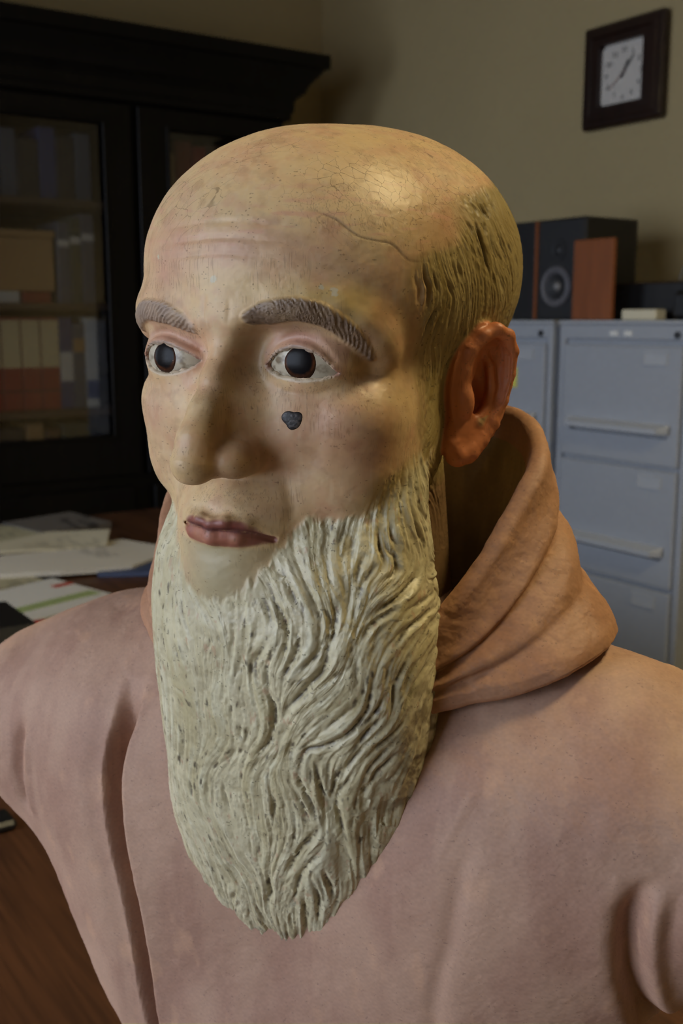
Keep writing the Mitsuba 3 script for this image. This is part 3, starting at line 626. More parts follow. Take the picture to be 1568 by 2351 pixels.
# carved hair: (strength; 0 = only lies along, below 0 = a broad hollow), then points (arc mm round the axis x 8, y 20 at radius 75; height z mm)
STROKES = [
    (2, [14.4,-95.5,18.2,-99.0,20.9,-104.9,24.3,-109.5,26.8,-114.3,27.1,-120.3,26.2,-127.6,25.6,-134.0]),
    (2, [15.2,-102.5,17.5,-107.3,19.3,-111.7,20.0,-115.9]),
    (2, [31.4,-112.2,31.9,-118.6,31.6,-123.9,29.0,-131.1,26.2,-137.5,24.8,-143.0]),
    (1.5, [24.6,-93.9,27.7,-98.3,30.1,-102.6,31.3,-107.1]),
    (1.5, [24.9,-119.8,22.5,-124.7,20.0,-130.6,18.5,-135.5,18.6,-141.5,19.8,-147.4,21.3,-150.9]),
    (1.5, [17.8,-121.2,16.5,-126.0,13.8,-131.5,12.9,-135.9,13.7,-141.3,15.0,-145.8]),
    (0.7, [0.6,-113.7,1.8,-117.9,2.6,-123.2,1.6,-128.4,0.8,-131.8]),
    (0.7, [-1.3,-120.4,-0.8,-125.8]),
    (0.7, [7.1,-130.8,6.8,-135.0,8.2,-139.4,8.5,-143.1]),
    (0.7, [4.0,-134.3,4.1,-139.0,2.2,-144.2,0.9,-149.4]),
    (0.7, [-29.1,-114.6,-26.5,-120.3,-23.6,-126.9,-21.9,-129.7]),
    (0.7, [-25.5,-132.7,-23.4,-136.3,-22.5,-140.4]),
    (0.7, [-41.9,-131.6,-42.7,-137.7,-42.4,-144.6]),
    (0.7, [-38.6,-158.1,-35.9,-160.5,-30.2,-160.9,-27.4,-163.9]),
    (0.7, [-9.9,-128.8,-11.3,-133.4]),
    (0.7, [-9.3,-154.1,-10.4,-159.4,-8.7,-164.4]),
    (0.7, [-4.5,-152.7,-5.5,-159.0]),
    (0.7, [10.6,-150.7,11.8,-156.3,12.5,-160.5]),
    (0.7, [6.2,-109.0,5.9,-115.7,5.9,-120.2]),
    (0.7, [12.8,-114.3,13.3,-119.5,11.6,-127.1]),
    (1.2, [-32.2,-135.8,-31.3,-140.4,-29.2,-145.6]),
    (0, [-25.3,-95.6,-22.8,-108.7,-16.3,-116.2,-8.3,-123.4,-3.3,-129.1]),
    (0, [-38.1,-90.3,-36.2,-107.9,-36.7,-126.8,-38.2,-151.8,-41.9,-178.9]),
    (0, [-6.3,-97.4,-4.4,-102.1,-2.8,-108.4,1.0,-115.0]),
    (0, [-19.0,-121.5,-18.5,-140.1,-19.5,-165.2]),
    (2, [22.7,-90.1,25.0,-94.4,28.0,-98.8,30.9,-104.8,31.8,-107.7]),
    (2, [59.7,-82.6,56.7,-87.0,55.2,-90.6,54.5,-95.1]),
    (2, [64.1,-86.3,61.0,-89.6,58.1,-93.0,56.2,-97.1,55.5,-101.9]),
    (2, [67.6,-72.4,66.2,-77.3,66.3,-81.4,67.4,-85.8,67.3,-88.6]),
    (2, [87.6,-91.7,84.5,-96.2,77.5,-99.0,71.6,-102.3,65.9,-104.6,61.2,-106.8,58.6,-110.4]),
    (2, [72.1,-104.4,66.7,-107.7,62.1,-110.3,59.0,-112.9,56.5,-116.7,54.5,-120.6]),
    (2, [98.1,-113.0,84.8,-114.4,76.2,-116.5,70.4,-120.4,67.4,-124.2]),
    (2, [45.0,-100.9,46.3,-106.3,46.1,-111.7,44.7,-117.8,42.7,-122.1]),
    (1.4, [48.3,-79.7,50.2,-75.7,53.1,-73.0]),
    (1.4, [54.6,-72.6,54.1,-77.9,52.1,-83.3,51.5,-86.0]),
    (1.4, [56.7,-74.4,54.5,-79.7,53.8,-83.3,52.8,-86.0]),
    (1.4, [70.0,-74.5,68.9,-79.0,69.7,-81.9,72.7,-85.4,72.8,-89.2,69.6,-92.3,65.4,-93.9,61.5,-95.7]),
    (1.4, [87.3,-72.7,89.7,-78.3,93.1,-84.7,93.2,-88.8]),
    (1.4, [97.9,-107.7,85.6,-108.1,76.7,-108.7]),
    (1.4, [177.1,-138.9,100.5,-118.7,88.1,-119.8,80.1,-121.9,75.9,-125.6]),
    (1.4, [40.4,-100.8,42.5,-105.5,44.2,-110.9,43.5,-116.9,41.5,-122.2]),
    (1.4, [64.7,-112.2,61.6,-116.2,59.4,-121.5]),
    (1.4, [73.5,-70.3,72.7,-75.8,74.6,-81.0,74.7,-84.4]),
    (0.8, [29.8,-61.3,33.2,-64.9,36.1,-67.7]),
    (0.8, [41.2,-68.1,42.1,-72.2,40.7,-74.8]),
    (0.8, [43.7,-72.9,44.3,-77.2]),
    (0.8, [53.0,-58.5,53.1,-62.5,51.0,-66.6]),
    (0.8, [59.5,-61.6,58.5,-66.5,57.1,-70.0]),
    (0.8, [64.8,-58.5,63.8,-63.5,62.6,-67.9]),
    (0.8, [176.4,-120.9,101.5,-103.7,90.7,-103.2]),
    (0.8, [178.3,-150.4,100.9,-129.1,94.2,-132.8]),
    (0.8, [46.3,-86.9,47.9,-91.4,49.5,-96.0,49.9,-100.3]),
    (0.8, [39.0,-88.3,40.3,-95.0,41.7,-102.1]),
    (0.8, [43.4,-80.8,42.9,-84.9,43.3,-89.3,44.1,-93.4,45.4,-98.0]),
    (0.8, [31.4,-91.3,34.3,-97.0,37.0,-101.6,39.2,-106.8,40.5,-112.2,40.2,-117.2]),
    (0.8, [51.2,-108.2,50.4,-111.1,48.4,-114.1]),
    (0.8, [50.4,-115.1,47.2,-118.2]),
    (0.8, [55.3,-101.9,53.6,-106.7,53.2,-111.6,52.8,-116.6]),
    (0.8, [35.0,-113.8,35.9,-117.7,35.2,-123.0]),
    (0.8, [31.4,-109.8,32.0,-115.8,31.6,-121.5]),
    (0.8, [26.4,-110.6,27.0,-116.6,26.6,-122.3]),
    (0.8, [81.2,-51.5,80.1,-58.0]),
    (0.8, [87.4,-51.4,86.5,-58.1]),
    (-3, [51.3,-90.5,52.0,-97.0,51.2,-104.2,49.6,-111.6]),
    (2, [45.0,-114.3,43.3,-121.0,42.6,-128.2,40.9,-134.0,37.7,-139.0,34.0,-144.9,30.1,-149.9,26.5,-154.9,25.2,-159.0]),
    (2, [61.0,-134.3,59.8,-139.3,59.0,-145.5,57.9,-152.4,55.4,-157.0,52.9,-161.3,50.4,-164.4,46.0,-167.9,41.5,-171.0,36.2,-173.3,34.2,-176.9,32.7,-183.1,32.1,-191.2]),
    (2, [63.6,-144.9,62.8,-149.4,59.8,-154.9,56.4,-158.3,53.8,-160.0]),
    (2, [62.7,-152.9,61.7,-158.1,58.7,-162.6,55.8,-167.9,52.5,-173.5]),
    (2, [75.7,-126.6,70.9,-135.2,68.4,-141.9,68.1,-149.3,67.2,-154.9]),
    (2, [70.7,-173.8,67.0,-179.1,63.1,-184.2,62.0,-189.4]),
    (2, [31.1,-168.8,29.0,-173.7,28.2,-179.7]),
    (2, [18.6,-144.1,20.1,-150.4,21.7,-153.6,21.6,-159.9,20.2,-168.3,19.5,-174.9]),
    (2, [39.2,-177.8,39.8,-184.2,40.9,-190.6,43.0,-197.0,45.2,-203.5]),
    (2, [33.7,-195.5,37.0,-200.9,39.1,-206.7,40.3,-212.1]),
    (2, [48.2,-179.6,47.5,-187.5,46.4,-194.4,46.1,-199.9]),
    (2, [19.7,-202.1,19.9,-210.3,20.8,-218.5]),
    (1.3, [42.4,-115.6,41.1,-120.6,38.9,-126.4,34.4,-131.5,29.6,-135.8]),
    (1.3, [51.3,-129.3,47.9,-133.4,44.0,-137.6,40.1,-141.6]),
    (1.3, [52.0,-117.3,51.7,-124.9,51.3,-129.3]),
    (1.3, [65.5,-159.2,61.9,-164.1,58.5,-168.0,55.2,-173.5,52.3,-179.3,50.2,-184.6,48.6,-190.1]),
    (1.3, [69.2,-125.9,65.7,-131.7,64.8,-137.2,63.5,-141.5]),
    (1.3, [82.4,-131.4,76.4,-134.7,73.3,-140.5,71.7,-146.2]),
    (1.3, [89.4,-137.2,80.0,-141.8,75.9,-147.1,73.5,-152.0,72.5,-155.2]),
    (1.3, [74.9,-156.6,71.1,-161.8,66.7,-166.7,62.2,-170.8,58.8,-175.5]),
    (1.3, [71.7,-164.4,67.9,-170.6,64.3,-175.4,60.9,-179.4,58.6,-186.4,57.7,-193.8]),
    (1.3, [53.0,-147.6,50.1,-152.4,45.8,-157.5,41.3,-163.6]),
    (1.3, [38.1,-166.7,35.7,-170.9,32.2,-174.5]),
    (1.3, [37.3,-180.1,37.8,-186.5,39.4,-192.9]),
    (1.3, [45.3,-176.1,44.3,-182.1,44.8,-189.2,45.4,-194.5]),
    (1.3, [54.6,-180.5,52.2,-187.1,49.6,-192.7,48.5,-198.3,49.2,-205.1]),
    (1.3, [59.2,-189.1,57.8,-195.1,56.5,-197.2]),
    (1.3, [31.0,-196.2,33.2,-203.2,35.9,-209.5,38.2,-215.4]),
    (1.3, [19.5,-173.6,17.7,-176.0,14.5,-180.2]),
    (0.8, [26.9,-116.6,27.2,-122.1,26.6,-127.8]),
    (0.8, [54.7,-122.2,53.5,-130.5,54.0,-137.2,52.9,-144.7]),
    (0.8, [62.8,-117.6,60.9,-121.6,59.1,-125.2,58.2,-128.5]),
    (0.8, [47.4,-150.8,43.0,-155.4,38.5,-161.0]),
    (0.8, [40.2,-153.4,36.1,-160.2,33.2,-165.8]),
    (0.8, [29.1,-159.9,26.4,-165.5,24.2,-169.8]),
    (0.8, [54.6,-197.9,54.6,-204.8,57.1,-212.0]),
    (0.8, [89.2,-151.7,85.2,-158.0,82.8,-164.0]),
    (0.8, [100.9,-145.3,94.0,-152.2,89.3,-160.1]),
    (0.8, [83.8,-166.9,81.7,-172.0]),
    (0.8, [81.7,-178.2,78.5,-186.4,76.0,-194.7]),
    (0.8, [56.6,-133.9,56.3,-140.7,55.6,-147.6]),
    (-3, [60.2,-196.7,60.5,-205.1]),
    (-3, [71.5,-200.6,70.0,-210.1,69.1,-215.6]),
    (2, [3.0,-167.6,4.2,-172.8,3.9,-177.5]),
    (2, [18.8,-165.3,19.8,-170.0,18.0,-175.0,14.5,-179.1,11.8,-183.0]),
    (2, [30.5,-169.8,29.2,-174.6,28.1,-179.5]),
    (2, [-34.2,-211.3,-34.4,-217.4,-34.8,-223.1]),
    (2, [18.9,-201.6,20.1,-207.8,19.2,-216.4]),
    (2, [-14.3,-273.1,-21.8,-282.8]),
    (2, [14.5,-250.5,12.7,-260.1,13.1,-266.1,10.1,-271.2,9.4,-277.9]),
    (2, [31.2,-234.4,28.0,-242.5,24.9,-250.2]),
    (1.1, [0.9,-182.5,-1.6,-186.4]),
    (1.1, [8.6,-167.6,6.7,-174.7,5.4,-179.1]),
    (1.1, [21.5,-164.6,20.9,-170.2,18.9,-175.8]),
    (1.1, [13.8,-183.4,11.0,-187.9,9.1,-192.7]),
    (1.1, [-20.2,-206.9,-21.8,-216.2]),
    (1.1, [-13.8,-205.7,-15.5,-210.7]),
    (1.1, [-9.5,-204.8,-10.2,-210.0,-9.2,-215.7,-8.3,-222.6]),
    (1.1, [20.7,-210.4,21.6,-218.4,23.4,-225.9]),
    (1.1, [28.8,-205.9,30.1,-213.3,29.5,-221.9]),
    (1.1, [-26.9,-271.2,-27.5,-278.8,-26.4,-282.5]),
    (1.1, [-12.8,-278.8,-19.9,-288.0]),
    (1.1, [29.4,-260.4,26.6,-268.9,24.1,-276.1]),
    (1.1, [0.4,-270.9,-0.3,-278.1,1.2,-285.1,4.0,-292.4]),
    (0.7, [-8.8,-190.1,-12.1,-193.9,-15.8,-198.8]),
    (0.7, [-21.5,-203.6,-24.5,-209.6,-25.4,-214.3]),
    (0.7, [-43.4,-227.0,-40.2,-229.9]),
    (0.7, [-24.1,-222.0,-23.1,-227.8,-19.2,-232.0]),
    (0.7, [-23.1,-242.0,-22.1,-246.3]),
    (0.7, [-37.0,-236.9,-34.0,-240.1]),
    (0.7, [-31.3,-175.1,-32.6,-185.0,-36.5,-198.8,-40.0,-208.9]),
    (0.7, [-43.4,-184.4,-48.4,-202.7]),
    (-2.5, [-15.2,-254.0,-10.1,-260.4,-5.8,-264.8]),
    (0, [-11.7,-237.4,-7.1,-247.6,0.8,-257.4,5.0,-269.3]),
    (0, [-27.5,-226.1,-23.2,-235.7,-17.8,-248.3]),
    (0, [-48.8,-219.3,-48.0,-235.5,-43.2,-256.1]),
    (2, [31.9,-183.7,32.3,-190.8,34.1,-195.4,36.8,-201.1,39.1,-205.9,40.0,-211.0]),
    (2, [30.0,-196.5,33.2,-203.1,36.0,-210.1,38.3,-215.5]),
    (2, [43.1,-211.6,40.6,-218.0,37.5,-224.8,34.6,-228.6,30.4,-236.5,26.9,-244.5,24.9,-249.7]),
    (2, [43.7,-228.1,40.5,-233.8,37.1,-239.0,34.0,-245.6,31.7,-252.2,29.7,-260.5,25.7,-273.6]),
    (2, [38.8,-248.2,41.1,-255.0,43.1,-264.7,43.0,-275.2,42.8,-283.0]),
    (2, [44.1,-239.3,45.9,-246.1,49.1,-254.7,50.4,-262.5]),
    (2, [49.2,-196.1,48.3,-201.4,49.9,-209.5,52.0,-217.8,53.6,-222.2]),
    (2, [59.5,-190.3,57.9,-195.9]),
    (2, [50.1,-179.4,48.1,-186.7,45.6,-194.9]),
    (1.2, [42.3,-243.6,44.2,-253.3,47.0,-263.1]),
    (1.2, [33.2,-261.3,34.8,-271.0,35.4,-281.7,35.8,-294.6]),
    (1.2, [57.0,-194.1,55.9,-201.0,57.1,-207.0]),
    (1.2, [54.3,-201.6,55.7,-209.3,54.5,-216.6]),
    (1.2, [61.3,-242.4,63.2,-252.8,61.9,-260.9]),
    (1.2, [52.6,-252.7,52.6,-261.9,51.3,-270.6]),
    (1.2, [74.6,-226.7,73.4,-232.5]),
    (1.2, [50.8,-271.4,49.1,-278.7]),
    (1.2, [26.2,-275.8,25.4,-289.9]),
    (1.2, [30.3,-285.2,30.0,-297.4]),
    (1.2, [22.7,-211.8,23.4,-219.8,23.7,-227.0]),
    (1.2, [28.3,-210.2,30.2,-218.0,29.5,-227.9,26.1,-235.0]),
    (-3, [48.8,-222.4,51.0,-228.7,53.2,-237.6,54.4,-249.2]),
    (-3, [45.1,-192.7,45.3,-200.7,47.4,-209.8,48.6,-218.1]),
    (-3, [61.5,-200.2,61.3,-207.3,62.9,-218.5,64.0,-229.4,65.9,-238.7]),
    (-3, [70.9,-196.0,69.9,-205.0,69.5,-212.8,67.4,-220.9]),
    (2, [147.6,66.6,148.4,62.9,148.8,59.1]),
    (2, [86.3,39.6,85.3,34.6,88.2,28.7,88.3,22.8]),
    (2, [89.9,41.0,91.6,34.8,94.6,29.7,94.8,25.6,93.7,20.8]),
    (2, [103.1,22.0,100.2,17.2,98.7,11.9,98.8,7.2]),
    (2, [139.8,59.3,138.2,54.0,139.0,46.5,140.1,36.1]),
    (1.2, [138.7,69.3,138.0,64.1]),
    (1.2, [132.6,65.5,134.8,62.2]),
    (1.2, [143.3,66.1,143.7,60.9]),
    (1.2, [152.5,66.8,151.2,60.3]),
    (1.2, [160.6,68.6,158.2,65.8,157.5,61.2]),
    (1.2, [130.7,59.2,132.9,55.5,133.4,51.7]),
    (1.2, [119.3,50.6,121.6,46.5,124.3,39.1]),
    (1.2, [117.4,43.6,117.3,39.2,120.2,32.7]),
    (1.2, [130.4,41.2,133.0,35.1]),
    (1.2, [144.5,58.3,142.6,51.8]),
    (1.2, [147.3,54.9,145.7,48.8,147.8,41.0]),
    (1.2, [152.1,55.7,152.4,48.8,154.3,41.7]),
    (1.2, [156.7,50.7,158.7,44.8]),
    (1.2, [142.9,35.3,145.1,29.3]),
    (1.2, [148.0,35.1,153.0,27.0]),
    (1.2, [107.9,32.3,113.2,26.9]),
    (1.2, [97.2,37.7,99.6,31.4,101.6,27.3]),
    (1.2, [108.0,18.4,105.4,13.5,105.2,6.9]),
    (1.2, [116.1,16.5,116.2,11.0]),
    (1.2, [126.2,14.4,128.3,8.3]),
    (1.2, [129.3,48.7,130.8,42.7]),
    (1.2, [134.8,34.3,136.6,27.7]),
    (1.2, [151.4,50.7,154.6,46.4]),
    (1, [123.7,-11.1,124.3,-16.5]),
    (1, [121.1,-19.7,114.5,-24.3]),
    (1, [128.3,-23.2,125.3,-30.6]),
    (1, [133.3,-24.3,137.6,-30.3]),
    (1, [98.9,-32.7,99.0,-37.9]),
    (1, [107.5,-52.1,168.3,-72.8]),
    (1, [177.2,-67.0,177.9,-73.1]),
    (1, [131.7,-1.1,128.5,-7.5]),
    (0, [110.1,7.2,123.7,-11.1,123.6,-21.7,121.8,-35.5,101.7,-45.8,106.8,-64.2]),
    (0, [122.6,6.5,128.7,-11.1,131.5,-25.7,133.7,-40.4,168.9,-57.4]),
]
# ---------------------------------------------------------------- the habit, in the bust's upright frame (mm), origin at the head's origin
ROBE_ROWS = [(z, -7 if z > -255 else -21, a + 3 if z > -255 else a - 11, f, b) for z, a, f, b in [(-160, 60, -14, -60), (-185, 150, 10, -84), (-200, 190, 24, -94), (-220, 212, 33, -100), (-250, 223, 38, -106), (-280, 219, 42, -108), (-310, 205, 45, -108), (-340, 191, 48, -106),
                                                (-370, 172, 50, -102), (-390, 158, 50, -98), (-410, 140, 50, -93), (-440, 113, 48, -86), (-480, 92, 46, -76), (-510, 88, 44, -72), (-528, 92, 48, -76), (-541, 100, 54, -84)]]
def sd_robe(p):
    d = loft(p, ROBE_ROWS, 2.5, 40.0)
    for s in (1, -1):
        up = 6 if s > 0 else 2
        d = smin(d, chain(p, [(0, -38, -200), (s * 90, -34, -213 + up), (s * 150, -30, -223 + up), (s * 203, -24, -241 + up)], [55, 58, 57, 53], 20), 50)
        d = smin(d, ell(p, (s * 85, -12, -270), (95, 60, 80)), 40)
    return smin(d, ell(p, (0, -70, -250), (130, 60, 90)), 40)

FOLDS = dict(flap=[(-98.6, -181), (-97.5, -202.6), (-100.1, -218.7), (-101.6, -237), (-99.7, -260), (-96.3, -284), (-92.3, -310), (-90.4, -338), (-88, -368), (-83, -395), (-78, -440)],
             arm=[(179, -229), (176, -238), (174, -248), (173.6, -260), (174, -278), (177, -298), (180, -320)],
             soft=[(105, -213), (100, -237), (94.4, -277), (88, -302), (84, -340)], sleeve=[(-179.6, -219), (-184, -240), (-186.5, -260), (-185, -280)],
             ridge=[(102.6, -197.9), (95.5, -217.4), (87.4, -236)], outer=[(194, -226), (190, -240), (189, -263), (190, -285)])

def fold_at(name, p):
    """Signed distance to the left (+x) of a fold of the front and how far along it (0 to 1)."""
    c = np.array(FOLDS[name])[::-1]
    f = PchipInterpolator(c[:, 1], c[:, 0])
    z = np.clip(p[:, 2], c[0, 1], c[-1, 1])
    return p[:, 0] - f(z), (c[-1, 1] - p[:, 2]) / (c[-1, 1] - c[0, 1])

def gauss(x, w): return np.exp(-(x / w) ** 2)
def ramp(a, b, x):
    t = np.clip((x - a) / (b - a), 0, 1)
    return t * t * (3 - 2 * t)

def robe_relief(p):
    front = ramp(-15, 10, p[:, 1])
    h = np.zeros(len(p))
    d, t = fold_at("flap", p)
    w = ramp(0, 0.18, t)
    h += w * (-24.0 * ramp(-13, -5.5, d) * ramp(5.5, 1.5, d) + 3.5 * ramp(4.0, 8.0, d) * np.exp(-np.maximum(d - 8, 0) / 18) - 2.5 * gauss(d + 16, 9))
    d, t = fold_at("arm", p)
    w = ramp(-0.06, 0.22, t)
    h += w * (-11.0 * gauss(d, 5.0) + 4.0 * gauss(d - 10, 6) + 1.5 * gauss(d + 12, 8))
    d, t = fold_at("outer", p)
    h += ramp(0, 0.3, t) * -2.0 * gauss(d, 4)
    d, t = fold_at("soft", p)
    h += ramp(0, 0.35, t) * (-1.5 * gauss(d, 4) + 0.8 * gauss(d - 11, 9))
    d, t = fold_at("ridge", p)
    h += ramp(0, 0.4, t) * ramp(1.15, 0.7, t) * 0.6 * gauss(d, 1.6)
    d, t = fold_at("sleeve", p)
    h += ramp(0, 0.3, t) * ramp(1.1, 0.9, t) * (-5.0 * gauss(d + 2, 5) + 2.0 * gauss(d - 6, 5))
    h *= front
    h += 3.0 * (mk.fbm(p / v3(34, 60, 90), 3, 5) - 0.5) + 0.9 * (mk.fbm(p / 7.0, 3, 8) - 0.5)
    return h

# the hood: rim and hem by angle round the upright axis x 0, y -30 (degrees, 0 = front, + towards the bust's left)
RIM = np.array([(-180, 90, -36), (-142, 96, -40), (-120, 104, -46), (-100, 111, -60), (-80, 111, -82), (-66, 108, -104), (-54, 103, -124), (-30, 86, -150), (0, 75, -162), (30, 86, -150), (54, 98, -126), (66.7, 101, -105), (78.7, 103, -82), (92.7, 107, -60), (107.5, 103, -49),
                (126, 99, -41), (142, 94, -38), (180, 90, -36)], float)
HEM = np.array([(-180, 104, -165), (-130, 115, -162), (-100, 128, -156), (-87, 131, -155), (-74, 124, -160), (-63, 113, -167), (-54, 103, -173), (-30, 90, -184), (0, 84, -190), (30, 92, -182), (54, 106, -170), (60, 114, -167), (67, 127, -162), (75, 139, -154), (87, 144, -147), (100, 139, -146), (130, 117, -156), (180, 104, -165)], float)

def hood_mesh(nu=720):
    phi = np.linspace(-180, 180, nu, endpoint=False)
    r0, z0 = (PchipInterpolator(RIM[:, 0], RIM[:, k])(phi) for k in (1, 2))
    r1, z1 = (PchipInterpolator(HEM[:, 0], HEM[:, k])(phi) for k in (1, 2))
    from scipy.ndimage import gaussian_filter1d as g1
    r0, z0, r1, z1 = (g1(a, 8, mode="wrap") for a in (r0, z0, r1, z1))
    wob = mk.fbm(np.stack([np.cos(np.radians(phi)) * 4, np.sin(np.radians(phi)) * 4, phi * 0], 1), 3, 3) - 0.5
    r1, z1 = r1 + 8 * wob, z1 + 5 * wob
    th = 11.0
    rows = []
    deep = np.minimum(z0, -60) - 105
    for t in np.linspace(1, 0.06, 26): rows.append((r0 - th - 12 * t * (1 - 0.3 * t) - 3 * np.sin(t * 9 + np.radians(phi) * 2) * t, z0 + (deep - z0) * t - 4))
    for a in np.linspace(200, 0, 13)[1:]:
        c, s = math.cos(math.radians(a - 10)), math.sin(math.radians(a - 10))
        rows.append((r0 - th / 2 + th / 2 * c, z0 - 5 + 6 * s))
    for t in np.linspace(0.03, 0.97, 60):
        bow = np.maximum(r1 - r0, 0) * (t ** 1.7) + np.minimum(r1 - r0, 0) * t
        side = ramp(20, 60, np.abs(phi)) * ramp(170, 120, np.abs(phi))
        k = (np.abs(phi) - 80) / 40.0                           # folds running down and forward round the shoulder
        f = -3.2 * gauss(t - (0.46 - 0.20 * k), 0.06) + 2.2 * gauss(t - (0.33 - 0.20 * k), 0.09) + 2.6 * gauss(t - (0.60 - 0.16 * k), 0.09)
        f = f - 1.6 * gauss(t - (0.76 - 0.12 * k), 0.05) + 1.2 * gauss(t - 0.93, 0.06)
        rows.append((r0 + bow + side * f, z0 - 6 + (z1 + 5 - z0 + 6) * t))
    for a in np.linspace(10, 170, 10):
        c, s = math.cos(math.radians(a)), math.sin(math.radians(a))
        rows.append((r1 - 4 + 4.5 * c, z1 + 4 - 5 * s))
    rows.append((r1 - 22, z1 + 5)); rows.append((r1 - 40, z1 + 4))
    R, Z = np.array([a for a, b in rows]), np.array([b for a, b in rows])
    a = np.radians(phi)
    P = np.stack([R * np.sin(a), -30 + R * np.cos(a), Z], -1)
    m, n = R.shape
    i, j = np.meshgrid(np.arange(m - 1), np.arange(n), indexing="ij")
    q = np.stack([i * n + j, i * n + (j + 1) % n, (i + 1) * n + (j + 1) % n, (i + 1) * n + j], -1).reshape(-1, 4)
    V, F = P.reshape(-1, 3), np.vstack([q[:, [0, 1, 2]], q[:, [0, 2, 3]]])
    N = vertex_normals(V, F)
    return V + N * (2.2 * (mk.fbm(V / 16.0, 3, 21) - 0.5) + 0.7 * (mk.fbm(V / 4.0, 3, 22) - 0.5))[:, None], F, m

def vertex_normals(V, F):
    n = np.zeros_like(V)
    c = np.cross(V[F[:, 1]] - V[F[:, 0]], V[F[:, 2]] - V[F[:, 0]])
    for k in range(3):
        for a in range(3): n[:, a] += np.bincount(F[:, k], c[:, a], len(V))
    return n / np.maximum(np.linalg.norm(n, axis=1, keepdims=True), 1e-12)
# ---------------------------------------------------------------- carved hair: a map over arc length round the head and height, laid along the strokes
MS, MZ, MH = (-130.0, 195.0), (-330.0, 95.0), 0.5
def hair_uv(p): return 75 * np.arctan2(p[:, 0] - 8, p[:, 1] - 20), p[:, 2]

